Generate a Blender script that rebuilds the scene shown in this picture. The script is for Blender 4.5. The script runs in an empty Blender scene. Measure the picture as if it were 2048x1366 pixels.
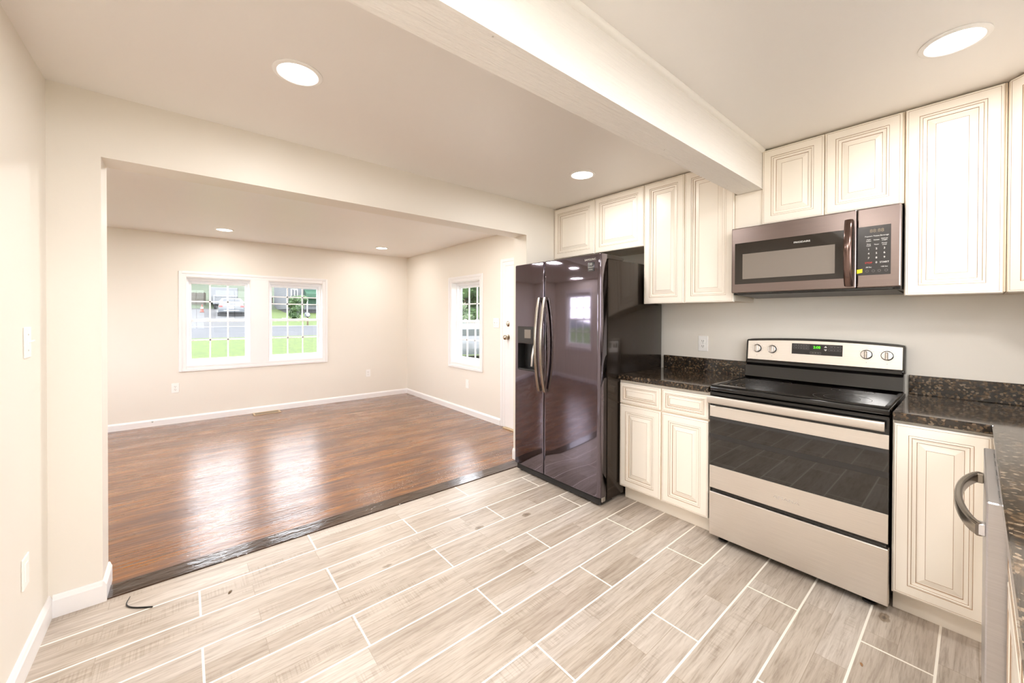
import bpy, bmesh, math, random
from mathutils import Vector, Matrix
random.seed(7)
S = bpy.context.scene
COL = S.collection

# ------------------------------------------------------------------ camera, world, exposure
def rad(a): return math.radians(a)
F_PX, YAW, PITCH, ROLL, PY = 779.94, 50.0, -0.4214, 0.1666, 638.22
camd = bpy.data.cameras.new('camera'); cam = bpy.data.objects.new('camera', camd); COL.objects.link(cam)
camd.sensor_width = 36.0; camd.sensor_fit = 'HORIZONTAL'
camd.lens = F_PX / 2048 * 36.0
camd.shift_y = -(683 - PY) / 2048
camd.clip_start = 0.01; camd.clip_end = 400
fw = Vector((math.cos(rad(YAW)) * math.cos(rad(PITCH)), math.sin(rad(YAW)) * math.cos(rad(PITCH)), math.sin(rad(PITCH))))
rt = Vector((math.sin(rad(YAW)), -math.cos(rad(YAW)), 0)); up = rt.cross(fw)
rt2 = rt * math.cos(rad(ROLL)) + up * math.sin(rad(ROLL)); up2 = rt2.cross(fw)
M = Matrix.Identity(4)
for i in range(3):
    M[i][0] = rt2[i]; M[i][1] = up2[i]; M[i][2] = -fw[i]
M.translation = Vector((-3.061, -0.2397, 1.3334))
cam.matrix_world = M
S.camera = cam

S.view_settings.view_transform = 'Standard'
S.view_settings.look = 'None'
S.view_settings.gamma = 1.0
S.view_settings.use_curve_mapping = False
S.view_settings.exposure = 0.8
S.cycles.max_bounces = 14
S.cycles.diffuse_bounces = 10
S.cycles.glossy_bounces = 6
S.cycles.transmission_bounces = 8
S.cycles.transparent_max_bounces = 16
S.cycles.sample_clamp_indirect = 6.0
S.cycles.caustics_reflective = False
S.cycles.caustics_refractive = False
S.cycles.use_denoising = True

SKY = 6.0
w = bpy.data.worlds.new('sky'); S.world = w; w.use_nodes = True
bg = w.node_tree.nodes['Background']; bg.inputs[0].default_value = (0.92, 0.95, 1.0, 1); bg.inputs[1].default_value = SKY
LAMP_W = 4.6        # one recessed ceiling light
LAMP_C = (1.0, 0.97, 0.94)

# ------------------------------------------------------------------ key dimensions
XL, YH, YB, H = -3.524, 2.372, -0.93, 2.358           # left wall, opening wall, sink wall, kitchen ceiling
TH = 0.174; XJ, XR, HO = -3.357, -0.702, 2.066        # opening: wall thickness, jambs, head
LX0, LX1, LY1, LH = -5.0, -0.11, 6.103, 2.336         # living room
WT = 0.15

# ------------------------------------------------------------------ materials
def lin(c): return tuple(((x / 255) / 12.92 if x / 255 <= 0.04045 else ((x / 255 + 0.055) / 1.055) ** 2.4) for x in c)
def mat(name, rgb, rough=0.5, metal=0.0, coat=0.0, emit=None, es=0.0, spec=0.5):
    m = bpy.data.materials.new(name); m.use_nodes = True
    b = m.node_tree.nodes['Principled BSDF']
    b.inputs['Base Color'].default_value = (*lin(rgb), 1)
    b.inputs['Roughness'].default_value = rough; b.inputs['Metallic'].default_value = metal
    b.inputs['Coat Weight'].default_value = coat; b.inputs['Coat Roughness'].default_value = 0.04
    b.inputs['Specular IOR Level'].default_value = spec
    if emit:
        b.inputs['Emission Color'].default_value = (*lin(emit), 1); b.inputs['Emission Strength'].default_value = es
    return m
class NT:
    def __init__(s, m): s.m = m; s.t = m.node_tree; s.b = s.t.nodes['Principled BSDF']
    def n(s, typ, **kw):
        x = s.t.nodes.new(typ)
        for k, v in kw.items(): setattr(x, k, v)
        return x
    def l(s, a, b): s.t.links.new(a, b)
    def coords(s, scale=(1, 1, 1), loc=(0, 0, 0)):
        tc = s.n('ShaderNodeTexCoord'); mp = s.n('ShaderNodeMapping')
        mp.inputs['Scale'].default_value = scale; mp.inputs['Location'].default_value = loc
        s.l(tc.outputs['Object'], mp.inputs['Vector']); return mp.outputs[0]
    def noise(s, vec, scale, detail=4, rough=0.5, dist=0.0):
        x = s.n('ShaderNodeTexNoise'); x.inputs['Scale'].default_value = scale; x.inputs['Detail'].default_value = detail
        x.inputs['Roughness'].default_value = rough; x.inputs['Distortion'].default_value = dist
        s.l(vec, x.inputs['Vector']); return x.outputs['Fac']
    def ramp(s, fac, stops):
        x = s.n('ShaderNodeValToRGB'); e = x.color_ramp.elements
        while len(e) < len(stops): e.new(0.5)
        for i, (p, c) in enumerate(stops):
            e[i].position = p; e[i].color = (*lin(c), 1) if isinstance(c, tuple) else (c, c, c, 1)
        s.l(fac, x.inputs[0]); return x.outputs[0]
    def mix(s, fac, a, b, mode='MIX'):
        x = s.n('ShaderNodeMix', data_type='RGBA', blend_type=mode)
        for sock, v in ((x.inputs[0], fac), (x.inputs[6], a), (x.inputs[7], b)):
            if hasattr(v, 'is_output') or hasattr(v, 'links'): s.l(v, sock)
            elif isinstance(v, tuple): sock.default_value = (*lin(v), 1)
            else: sock.default_value = v
        return x.outputs[2]
    def math(s, op, a, b=0.0):
        x = s.n('ShaderNodeMath', operation=op)
        for sock, v in ((x.inputs[0], a), (x.inputs[1], b)):
            if hasattr(v, 'links'): s.l(v, sock)
            else: sock.default_value = v
        return x.outputs[0]
    def bump(s, h, strength=0.2, dist=0.01):
        x = s.n('ShaderNodeBump'); x.inputs['Strength'].default_value = strength; x.inputs['Distance'].default_value = dist
        s.l(h, x.inputs['Height']); s.l(x.outputs[0], s.b.inputs['Normal'])
    def color(s, c): s.l(c, s.b.inputs['Base Color'])
    def rough(s, c): s.l(c, s.b.inputs['Roughness'])
    def brick(s, vec, bw, rh, mortar, offset=0.5, smooth=0.0, freq=2, c1=0.0, c2=1.0):
        x = s.n('ShaderNodeTexBrick'); x.offset = offset; x.offset_frequency = freq; x.squash = 1.0
        x.inputs['Scale'].default_value = 1.0; x.inputs['Mortar Size'].default_value = mortar
        x.inputs['Mortar Smooth'].default_value = smooth; x.inputs['Bias'].default_value = 0.0
        x.inputs['Brick Width'].default_value = bw; x.inputs['Row Height'].default_value = rh
        x.inputs['Color1'].default_value = (c1, c1, c1, 1); x.inputs['Color2'].default_value = (c2, c2, c2, 1)
        x.inputs['Mortar'].default_value = (0.5, 0.5, 0.5, 1)
        s.l(vec, x.inputs['Vector']); return x.outputs['Color'], x.outputs['Fac']

def plaster(name, rgb, rough, bs=0.05, scale=90):
    m = mat(name, rgb, rough); t = NT(m); v = t.coords()
    t.bump(t.noise(v, scale, 3), bs, 0.004)
    c2 = tuple(max(0, x - 4) for x in rgb)
    t.color(t.mix(t.noise(v, 1.3, 2), rgb, c2)); return m
M_wall = plaster('wall_paint', (236, 231, 222), 0.45)
M_ceil = plaster('ceiling_paint', (240, 237, 234), 0.38)
M_trim = mat('white_trim_paint', (240, 239, 240), 0.3)
M_vinyl = mat('white_vinyl', (244, 245, 248), 0.3)
M_plate = mat('white_plastic', (245, 244, 242), 0.3)
M_dark = mat('dark_slot', (40, 36, 34), 0.5)
M_screw = mat('screw_metal', (190, 188, 184), 0.3, 1.0)

def beam_mat():
    m = mat('painted_beam', (247, 244, 240), 0.4); t = NT(m)
    v = t.coords((1.2, 26, 26)); t.bump(t.noise(v, 2.0, 5, 0.7), 0.8, 0.01)
    v2 = t.coords(); vo = t.n('ShaderNodeTexVoronoi'); vo.inputs['Scale'].default_value = 7.0; t.l(v2, vo.inputs['Vector'])
    spot = t.ramp(vo.outputs['Distance'], [(0.0, (120, 110, 98)), (0.028, (150, 140, 130)), (0.045, (247, 244, 240))])
    t.color(spot); return m
M_beam = beam_mat()
M_cab_white = mat('white_beam_trim', (248, 246, 242), 0.35)

def tile_mat():
    m = mat('wood_look_tile', (205, 192, 175), 0.34); t = NT(m)
    tw, th = 1.04, 0.2109
    v = t.coords(loc=(1.97 + 5 * tw, 2.048, 0))
    tone, grout = t.brick(v, tw, th, 0.0042, 0.5, 0.1)
    vp = t.coords(loc=(1.97 + 5 * tw + 0.31, 2.048, 0))
    ptone, seam = t.brick(vp, 0.83, th / 2, 0.0011, 0.37, 0.0, 2)
    # grain, shifted per plank
    tc = t.coords((1.6, 22, 1))
    add = t.n('ShaderNodeVectorMath', operation='ADD'); t.l(tc, add.inputs[0])
    sc = t.n('ShaderNodeVectorMath', operation='SCALE'); sc.inputs['Scale'].default_value = 23.0
    cmb = t.n('ShaderNodeCombineXYZ'); t.l(ptone, cmb.inputs[0]); t.l(tone, cmb.inputs[1]); t.l(ptone, cmb.inputs[2])
    t.l(cmb.outputs[0], sc.inputs[0]); t.l(sc.outputs[0], add.inputs[1])
    g1 = t.noise(add.outputs[0], 1.7, 7, 0.62, 0.9)
    g2 = t.noise(add.outputs[0], 6.5, 5, 0.6, 0.3)
    base = t.ramp(g1, [(0.28, (160, 148, 137)), (0.45, (188, 178, 168)), (0.6, (200, 191, 182)), (0.78, (212, 204, 196))])
    fine = t.ramp(g2, [(0.3, (190, 182, 172)), (0.52, (250, 250, 250)), (1.0, (255, 255, 255))])
    c = t.mix(0.55, base, fine, 'MULTIPLY')
    ton = t.ramp(ptone, [(0.0, (226, 220, 212)), (0.5, (246, 243, 238)), (1.0, (255, 255, 255))])
    c = t.mix(0.8, c, ton, 'MULTIPLY')
    # knots
    kv = t.coords((1.0, 1.7, 1)); vo = t.n('ShaderNodeTexVoronoi'); vo.inputs['Scale'].default_value = 2.6; t.l(kv, vo.inputs['Vector'])
    kd = t.math('ADD', vo.outputs['Distance'], t.math('MULTIPLY', t.math('SUBTRACT', t.noise(kv, 30, 2), 0.5), 0.09))
    kn = t.ramp(kd, [(0.035, (120, 106, 90)), (0.055, (190, 176, 158)), (0.075, (170, 156, 138)), (0.1, (255, 255, 255))])
    c = t.mix(0.75, c, kn, 'MULTIPLY')
    # cross saw marks on some planks
    sv = t.coords((150, 3, 1)); saw = t.ramp(t.noise(sv, 1.0, 2), [(0.42, (205, 198, 188)), (0.5, (255, 255, 255))])
    msk = t.ramp(t.noise(t.coords((1.6, 9, 1), (3.1, 7.7, 0)), 1.0, 2), [(0.56, 0.0), (0.63, 1.0)])
    c = t.mix(t.math('MULTIPLY', msk, 0.35), c, t.mix(1.0, c, saw, 'MULTIPLY'))
    c = t.mix(t.math('MULTIPLY', seam, 0.55), c, (140, 126, 108))
    c = t.mix(grout, c, (243, 237, 226))
    t.color(c)
    hgt = t.math('SUBTRACT', t.math('MULTIPLY', g2, 0.2), grout)
    t.bump(hgt, 0.25, 0.003)
    t.rough(t.math('ADD', t.math('MULTIPLY', grout, 0.35), 0.33)); return m
M_tile = tile_mat()

def wood_mat():
    m = mat('varnished_wood_floor', (120, 66, 36), 0.2, coat=1.0); t = NT(m); t.b.inputs['Coat IOR'].default_value = 1.46; t.b.inputs['Specular IOR Level'].default_value = 0.25
    v = t.coords(loc=(20, 20, 0)); tone, seam = t.brick(v, 1.7, 0.057, 0.0009, 0.43, 0.0)
    tc = t.coords((1.1, 16, 1)); add = t.n('ShaderNodeVectorMath', operation='ADD'); t.l(tc, add.inputs[0])
    cmb = t.n('ShaderNodeCombineXYZ'); t.l(t.math('MULTIPLY', tone, 31.0), cmb.inputs[0]); t.l(t.math('MULTIPLY', tone, 17.0), cmb.inputs[1])
    t.l(cmb.outputs[0], add.inputs[1])
    g = t.noise(add.outputs[0], 2.0, 6, 0.6, 0.6)
    base = t.ramp(g, [(0.25, (46, 22, 3)), (0.42, (108, 60, 6)), (0.6, (154, 94, 13)), (0.8, (180, 120, 40))])
    ton = t.ramp(tone, [(0.0, (206, 192, 176)), (1.0, (255, 255, 255))])
    c = t.mix(0.85, base, ton, 'MULTIPLY')
    worn = t.noise(t.coords((0.5, 2.6, 1)), 2.3, 5, 0.65)
    c = t.mix(t.ramp(worn, [(0.42, 0.0), (0.7, 0.85)]), c, (70, 33, 9))
    # dusty specks tracked in near the threshold
    sp = t.noise(t.coords(), 95, 2, 0.5)
    pm = t.noise(t.coords(loc=(4.2, 1.3, 0)), 4.2, 1)
    grad = t.n('ShaderNodeSeparateXYZ'); t.l(t.coords(), grad.inputs[0])
    near = t.math('MULTIPLY', t.ramp(t.math('DIVIDE', t.math('SUBTRACT', grad.outputs[1], 2.4), 0.9), [(0.0, 1.0), (1.0, 0.0)]),
                  t.ramp(t.math('ADD', grad.outputs[0], 2.6), [(0.3, 0.0), (0.55, 1.0)]))
    spk = t.math('MULTIPLY', t.ramp(sp, [(0.62, 0.0), (0.66, 1.0)]), t.math('MULTIPLY', t.ramp(pm, [(0.5, 0.0), (0.6, 1.0)]), near))
    c = t.mix(t.math('MULTIPLY', spk, 0.8), c, (222, 208, 194))
    c = t.mix(t.math('MULTIPLY', seam, 0.8), c, (44, 22, 14))
    t.color(c)
    wav = t.noise(t.coords((1.4, 30, 1)), 1.6, 4, 0.6)
    hh = t.math('SUBTRACT', t.math('ADD', t.math('MULTIPLY', wav, 1.0), t.math('MULTIPLY', t.noise(t.coords((8, 30, 1)), 5, 4), 0.25)), t.math('MULTIPLY', seam, 0.4))
    t.bump(hh, 0.6, 0.006); bn = t.b.inputs['Normal'].links[0].from_socket; t.l(bn, t.b.inputs['Coat Normal'])
    t.rough(t.ramp(worn, [(0.35, 0.16), (0.6, 0.42)])); t.l(t.ramp(t.noise(t.coords((0.8, 14, 1), (3, 1, 0)), 2.2, 5, 0.65), [(0.42, 0.04), (0.6, 0.16)]), t.b.inputs['Coat Roughness']); return m
M_wood = wood_mat()
def strip_mat():
    m = mat('dark_threshold_wood', (70, 52, 40), 0.14, coat=0.5); t = NT(m)
    g = t.noise(t.coords((2.2, 26, 26)), 2.0, 6, 0.6, 0.5)
    t.color(t.ramp(g, [(0.3, (26, 17, 12)), (0.5, (54, 38, 28)), (0.7, (80, 56, 40))]))
    t.b.inputs['Specular IOR Level'].default_value = 0.3
    t.bump(t.noise(t.coords((5, 14, 14)), 2.0, 4, 0.6), 0.35, 0.008); t.l(t.b.inputs['Normal'].links[0].from_socket, t.b.inputs['Coat Normal']); return m
M_strip = strip_mat()

def granite_mat():
    m = mat('dark_granite', (40, 32, 26), 0.09, coat=0.3); t = NT(m); v = t.coords()
    vo = t.n('ShaderNodeTexVoronoi'); vo.inputs['Scale'].default_value = 115; t.l(v, vo.inputs['Vector'])
    sep = t.n('ShaderNodeSeparateColor'); t.l(vo.outputs['Color'], sep.inputs[0])
    c1 = t.ramp(sep.outputs[0], [(0.0, (14, 12, 11)), (0.45, (32, 26, 22)), (0.68, (62, 48, 36)), (0.86, (112, 88, 62)), (1.0, (150, 132, 112))])
    c2 = t.ramp(t.noise(v, 26, 4, 0.6), [(0.35, (16, 14, 13)), (0.6, (44, 36, 28)), (0.8, (110, 88, 62))])
    t.color(t.mix(0.42, c1, c2)); t.b.inputs['Specular IOR Level'].default_value = 0.5; return m
M_granite = granite_mat()

def brushed(name, rgb, rough, aniso=(1, 2, 160), amt=0.05, metal=1.0, smudge=0.0):
    m = mat(name, rgb, rough, metal); t = NT(m)
    g = t.noise(t.coords(aniso), 3.0, 3)
    c2 = tuple(int(x * 0.9) for x in rgb); t.color(t.mix(g, rgb, c2))
    r = t.math('ADD', t.math('MULTIPLY', g, amt), rough - amt / 2)
    if smudge: r = t.math('ADD', r, t.math('MULTIPLY', t.ramp(t.noise(t.coords(), 7, 4, 0.6), [(0.5, 0.0), (0.75, 1.0)]), smudge))
    t.rough(r); return m
M_steel = brushed('brushed_stainless', (244, 238, 232), 0.33, (2, 2, 170), 0.08, 1.0, 0.1)
M_steel_lt = brushed('satin_handle_steel', (232, 226, 220), 0.3)
M_fridge = brushed('black_stainless', (126, 118, 128), 0.05, (140, 140, 2), 0.02)
M_fridge_side = mat('gloss_black_side', (52, 44, 38), 0.16, 0.6, coat=0.2)
M_handle = brushed('dark_steel_handle', (178, 170, 158), 0.22, (2, 2, 60))
M_mw = brushed('warm_grey_stainless', (144, 131, 127), 0.25, (1, 2, 170), 0.05)
M_mwh = brushed('dark_bronze_handle', (118, 98, 92), 0.14, (60, 60, 2))
M_black = mat('black_enamel', (14, 13, 13), 0.14, coat=0.3)
M_blackm = mat('black_plastic', (20, 19, 19), 0.4)
M_glass_black = mat('black_oven_glass', (18, 16, 15), 0.02, coat=1.0)
M_glass_grey = mat('grey_screen_glass', (128, 120, 112), 0.1)
M_mwglass = mat('smoked_glass', (40, 35, 31), 0.06, coat=0.3)
M_panel = mat('charcoal_panel', (46, 44, 44), 0.2)
M_ink_w = mat('white_print', (225, 225, 222), 0.5)
M_ink_r = mat('red_print', (205, 52, 44), 0.5)
M_ink_g = mat('grey_print', (120, 118, 116), 0.5)
M_ink_b = mat('burner_print', (52, 48, 46), 0.3)
M_ink_d = mat('dim_digit_segments', (128, 116, 96), 0.5)
M_seg = mat('green_clock_digits', (60, 220, 20), 0.5, emit=(90, 255, 20), es=1.3)
M_yel = mat('yellow_sticker', (240, 214, 30), 0.5)
M_chrome = mat('chrome', (225, 224, 226), 0.12, 1.0)
M_brass = mat('aged_nickel', (178, 166, 150), 0.22, 1.0)
M_cab = mat('cream_cabinet_paint', (243, 236, 225), 0.36)
M_glaze = mat('brown_glaze', (150, 116, 84), 0.5)
M_cabin = mat('cabinet_interior_side', (236, 224, 206), 0.45)
M_lens = mat('lit_lens', (255, 250, 240), 0.5, emit=(255, 251, 246), es=7.0)
M_reg = mat('tan_register_metal', (206, 184, 150), 0.4, 0.3)
M_foot = mat('leveling_foot', (24, 22, 22), 0.5)
def glass_mat():
    m = bpy.data.materials.new('window_glass'); m.use_nodes = True; t = m.node_tree; t.nodes.clear()
    o = t.nodes.new('ShaderNodeOutputMaterial'); tr = t.nodes.new('ShaderNodeBsdfTransparent'); gl = t.nodes.new('ShaderNodeBsdfGlossy')
    gl.inputs['Roughness'].default_value = 0.0; tr.inputs[0].default_value = (0.98, 0.98, 0.98, 1)
    fr = t.nodes.new('ShaderNodeFresnel'); fr.inputs[0].default_value = 1.35; mx = t.nodes.new('ShaderNodeMixShader')
    ge = t.nodes.new('ShaderNodeNewGeometry'); iv = t.nodes.new('ShaderNodeMath'); iv.operation = 'SUBTRACT'; iv.inputs[0].default_value = 1.0
    ml = t.nodes.new('ShaderNodeMath'); ml.operation = 'MULTIPLY'; t.links.new(ge.outputs['Backfacing'], iv.inputs[1]); t.links.new(iv.outputs[0], ml.inputs[0]); t.links.new(fr.outputs[0], ml.inputs[1])
    t.links.new(ml.outputs[0], mx.inputs[0]); t.links.new(tr.outputs[0], mx.inputs[1]); t.links.new(gl.outputs[0], mx.inputs[2]); t.links.new(mx.outputs[0], o.inputs[0]); return m
M_glass = glass_mat()

# ------------------------------------------------------------------ mesh helpers
class MB:
    """collects shapes into one mesh; every face carries a material slot"""
    def __init__(s): s.v = []; s.f = []; s.mi = []
    def add(s, verts, faces, mi=0):
        b = len(s.v); s.v += [tuple(x) for x in verts]
        for f in faces: s.f.append([b + i for i in f]); s.mi.append(mi)
        return s
    def addbm(s, bm, mi=0):
        bm.verts.index_update(); s.add([v.co for v in bm.verts], [[v.index for v in f.verts] for f in bm.faces], mi); bm.free(); return s
    def box(s, x0, x1, y0, y1, z0, z1, bev=0.0, mi=0, seg=1):
        bm = bmesh.new(); bmesh.ops.create_cube(bm, size=1)
        for v in bm.verts: v.co = ((x0 + x1) / 2 + v.co.x * (x1 - x0), (y0 + y1) / 2 + v.co.y * (y1 - y0), (z0 + z1) / 2 + v.co.z * (z1 - z0))
        if bev: bmesh.ops.bevel(bm, geom=bm.edges[:], offset=bev, segments=seg, affect='EDGES', profile=0.5)
        return s.addbm(bm, mi)
    def cyl(s, c, axis, r, h, n=24, mi=0, r2=None):
        """cylinder or cone from c along axis"""
        a = Vector(axis).normalized(); u = a.orthogonal().normalized(); w_ = a.cross(u); c = Vector(c); r2 = r if r2 is None else r2
        vs = [c + (u * math.cos(2 * math.pi * i / n) + w_ * math.sin(2 * math.pi * i / n)) * r for i in range(n)]
        vs += [c + a * h + (u * math.cos(2 * math.pi * i / n) + w_ * math.sin(2 * math.pi * i / n)) * r2 for i in range(n)]
        fs = [[i, (i + 1) % n, n + (i + 1) % n, n + i] for i in range(n)] + [list(range(n))[::-1], list(range(n, 2 * n))]
        return s.add(vs, fs, mi)
    def lathe(s, c, axis, prof, n=32, mi=0, cap=True):
        """prof: (radius, height along axis)"""
        a = Vector(axis).normalized(); u = a.orthogonal().normalized(); w_ = a.cross(u); c = Vector(c); vs = []; fs = []
        for r, h in prof:
            for i in range(n): vs.append(c + a * h + (u * math.cos(2 * math.pi * i / n) + w_ * math.sin(2 * math.pi * i / n)) * r)
        for k in range(len(prof) - 1):
            for i in range(n): fs.append([k * n + i, k * n + (i + 1) % n, (k + 1) * n + (i + 1) % n, (k + 1) * n + i])
        if cap and prof[0][0] > 1e-5: fs.append(list(range(n))[::-1])
        if cap and prof[-1][0] > 1e-5: fs.append([(len(prof) - 1) * n + i for i in range(n)])
        return s.add(vs, fs, mi)
    def sweep(s, pts, rx, rz, side, n=10, mi=0, power=2.6, taper=None):
        """tube of super-elliptic section along pts; side = fixed direction for the rx axis"""
        side = Vector(side).normalized(); P = [Vector(p) for p in pts]; vs = []; fs = []
        for i, p in enumerate(P):
            t = (P[min(i + 1, len(P) - 1)] - P[max(i - 1, 0)]).normalized(); o = t.cross(side).normalized(); k = taper[i] if taper else 1
            for j in range(n):
                a = 2 * math.pi * j / n; ca, sa = math.cos(a), math.sin(a)
                vs.append(p + side * (rx * k * math.copysign(abs(ca) ** (2 / power), ca)) + o * (rz * k * math.copysign(abs(sa) ** (2 / power), sa)))
        for i in range(len(P) - 1):
            for j in range(n): fs.append([i * n + j, i * n + (j + 1) % n, (i + 1) * n + (j + 1) % n, (i + 1) * n + j])
        fs += [list(range(n))[::-1], [(len(P) - 1) * n + j for j in range(n)]]
        return s.add(vs, fs, mi)
    def prism(s, poly, vec, mi=0):
        n = len(poly); vec = Vector(vec); vs = [Vector(p) for p in poly] + [Vector(p) + vec for p in poly]
        return s.add(vs, [[i, (i + 1) % n, n + (i + 1) % n, n + i] for i in range(n)] + [list(range(n))[::-1], list(range(n, 2 * n))], mi)
    def build(s, name, mats, parent=None, smooth=None):
        me = bpy.data.meshes.new(name); me.from_pydata(s.v, [], s.f); me.update()
        for m in (mats if isinstance(mats, (list, tuple)) else [mats]): me.materials.append(m)
        me.polygons.foreach_set('material_index', s.mi)
        bm = bmesh.new(); bm.from_mesh(me); bmesh.ops.recalc_face_normals(bm, faces=bm.faces[:]); bm.to_mesh(me); bm.free()
        o = bpy.data.objects.new(name, me); COL.objects.link(o)
        if parent: setparent(o, parent)
        if smooth:
            me.polygons.foreach_set('use_smooth', [True] * len(me.polygons))
            me.set_sharp_from_angle(angle=rad(smooth))
        return o
BASE = {}
def setparent(o, p):
    o.parent = p
    if p.name in BASE: o.matrix_parent_inverse = Matrix.Translation(BASE[p.name]).inverted()
def thing(name, label, cat, loc, group=None):
    o = bpy.data.objects.new(name, None); COL.objects.link(o); o.location = loc; o.empty_display_size = 0.05
    BASE[o.name] = Vector(loc); return tag(o, label, cat, group)
def tag(o, label=None, cat=None, group=None, kind=None):
    if label: o['label'] = label
    if cat: o['category'] = cat
    if group: o['group'] = group
    if kind: o['kind'] = kind
    return o
def struct(mb, name, m, label=None, smooth=None):
    o = mb.build(name, m, None, smooth); o['kind'] = 'structure'
    if label: o['label'] = label
    return o
def copy_tree(o, off, parent=None):
    c = o.copy(); COL.objects.link(c); off = Vector(off)
    if parent is None:
        c.location = Vector(o.location) + off
        if o.name in BASE: BASE[c.name] = BASE[o.name] + off
    else: c.parent = parent
    for ch in [x for x in ALLCH(o)]: copy_tree(ch, off, c)
    return c
def ALLCH(o): return [x for x in bpy.data.objects if x.parent == o]
def text(name, s, size, origin, U, V, m, parent, align='CENTER', thick=0.0004, sx=1.0):
    """lettering as a thin mesh: origin = anchor, U = reading direction, V = up"""
    cu = bpy.data.curves.new(name, 'FONT'); cu.body = s; cu.size = size; cu.align_x = align; cu.align_y = 'CENTER'; cu.extrude = thick; cu.resolution_u = 3
    t = bpy.data.objects.new(name, cu); COL.objects.link(t)
    bpy.context.view_layer.update()
    me = bpy.data.meshes.new_from_object(t.evaluated_get(bpy.context.evaluated_depsgraph_get()))
    bpy.data.objects.remove(t); bpy.data.curves.remove(cu)
    U = Vector(U).normalized(); V = Vector(V).normalized(); N = U.cross(V); O = Vector(origin)
    for v in me.vertices: v.co = O + U * (v.co.x * sx) + V * v.co.y + N * (v.co.z + thick)
    me.materials.clear(); me.materials.append(m); me.name = name
    o = bpy.data.objects.new(name, me); COL.objects.link(o); setparent(o, parent); return o
def wall_with_holes(axis, c0, c1, a0, a1, z0, z1, holes):
    """slab between c0 and c1 along axis; holes = (a0, a1, z0, z1)"""
    As = sorted({a0, a1, *[h[0] for h in holes], *[h[1] for h in holes]}); Zs = sorted({z0, z1, *[h[2] for h in holes], *[h[3] for h in holes]})
    def solid(i, k):
        if i < 0 or k < 0 or i >= len(As) - 1 or k >= len(Zs) - 1: return False
        am, zm = (As[i] + As[i + 1]) / 2, (Zs[k] + Zs[k + 1]) / 2
        return not any(h[0] < am < h[1] and h[2] < zm < h[3] for h in holes)
    mb = MB()
    def P(a, c, z): return (a, c, z) if axis == 'y' else (c, a, z)
    for i in range(len(As) - 1):
        for k in range(len(Zs) - 1):
            if not solid(i, k): continue
            A, B, C, D = As[i], As[i + 1], Zs[k], Zs[k + 1]
            for c in (c0, c1): mb.add([P(A, c, C), P(B, c, C), P(B, c, D), P(A, c, D)], [[0, 1, 2, 3]])
            for (di, dk, q) in ((-1, 0, [(A, C), (A, D)]), (1, 0, [(B, C), (B, D)]), (0, -1, [(A, C), (B, C)]), (0, 1, [(A, D), (B, D)])):
                if not solid(i + di, k + dk):
                    (a, z), (a2, z2) = q; mb.add([P(a, c0, z), P(a2, c0, z2), P(a2, c1, z2), P(a, c1, z)], [[0, 1, 2, 3]])
    return mb
def weld(o):
    bm = bmesh.new(); bm.from_mesh(o.data); bmesh.ops.remove_doubles(bm, verts=bm.verts[:], dist=1e-5); bmesh.ops.recalc_face_normals(bm, faces=bm.faces[:]); bm.to_mesh(o.data); bm.free(); return o

# ------------------------------------------------------------------ room shell
struct(MB().box(XL - WT, WT, YB - WT, YH, -0.1, 0), 'floor_kitchen', M_tile)
struct(MB().box(LX0 - WT, LX1 + WT, YH, LY1 + WT, -0.1, 0), 'floor_living', M_wood)
struct(MB().box(XL - WT, WT, YB - WT, YH + 0.01, H, H + 0.12), 'ceiling_kitchen', M_ceil)
struct(MB().box(LX0 - WT, LX1 + WT, YH + TH - 0.01, LY1 + WT, LH, LH + 0.142), 'ceiling_living', M_ceil)
weld(struct(wall_with_holes('x', XL - WT, XL, YB - WT, YH + 0.002, 0, H, []), 'wall_left', M_wall))
weld(struct(wall_with_holes('x', 0, WT, YB - WT, YH + TH, 0, H, []), 'wall_right', M_wall))
weld(struct(wall_with_holes('y', YB - WT, YB, XL, 0, 0, H, [(-2.45, -1.05, 1.12, 2.12), (-3.2, -2.6, 0.9, 2.1)]), 'wall_sink_side', M_wall))  # unseen window openings, added behind the camera for daylight
weld(struct(wall_with_holes('y', YH, YH + TH, LX0 - WT, 0, 0, H, [(XJ, XR, -0.001, HO)]), 'wall_opening', M_wall))
W1 = (-3.05, -2.376, 0.70, 1.815); W2 = (-2.167, -1.47, 0.70, 1.815); W3 = (3.93, 4.63, 0.68, 1.812)
weld(struct(wall_with_holes('y', LY1, LY1 + WT, LX0 - WT, LX1 + WT, 0, LH, [W1, W2]), 'wall_back', M_wall))
weld(struct(wall_with_holes('x', LX1, LX1 + WT, YH + TH, LY1, 0, LH, [W3]), 'wall_living_right', M_wall))
W4 = (4.5, 5.5, 0.7, 1.82); W7 = (2.95, 3.95, 0.7, 1.82)  # unseen left-wall windows, added to let in more daylight
weld(struct(wall_with_holes('x', LX0 - WT, LX0, YH + TH, LY1, 0, LH, [W4, W7]), 'wall_living_left', M_wall))

# threshold strip of darker boards between the wood floor and the tile
o = struct(MB().box(XJ + 0.002, XR - 0.002, YH - 0.004, YH + 0.118, -0.02, 0.006, 0.002), 'trim_threshold', M_strip)

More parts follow.
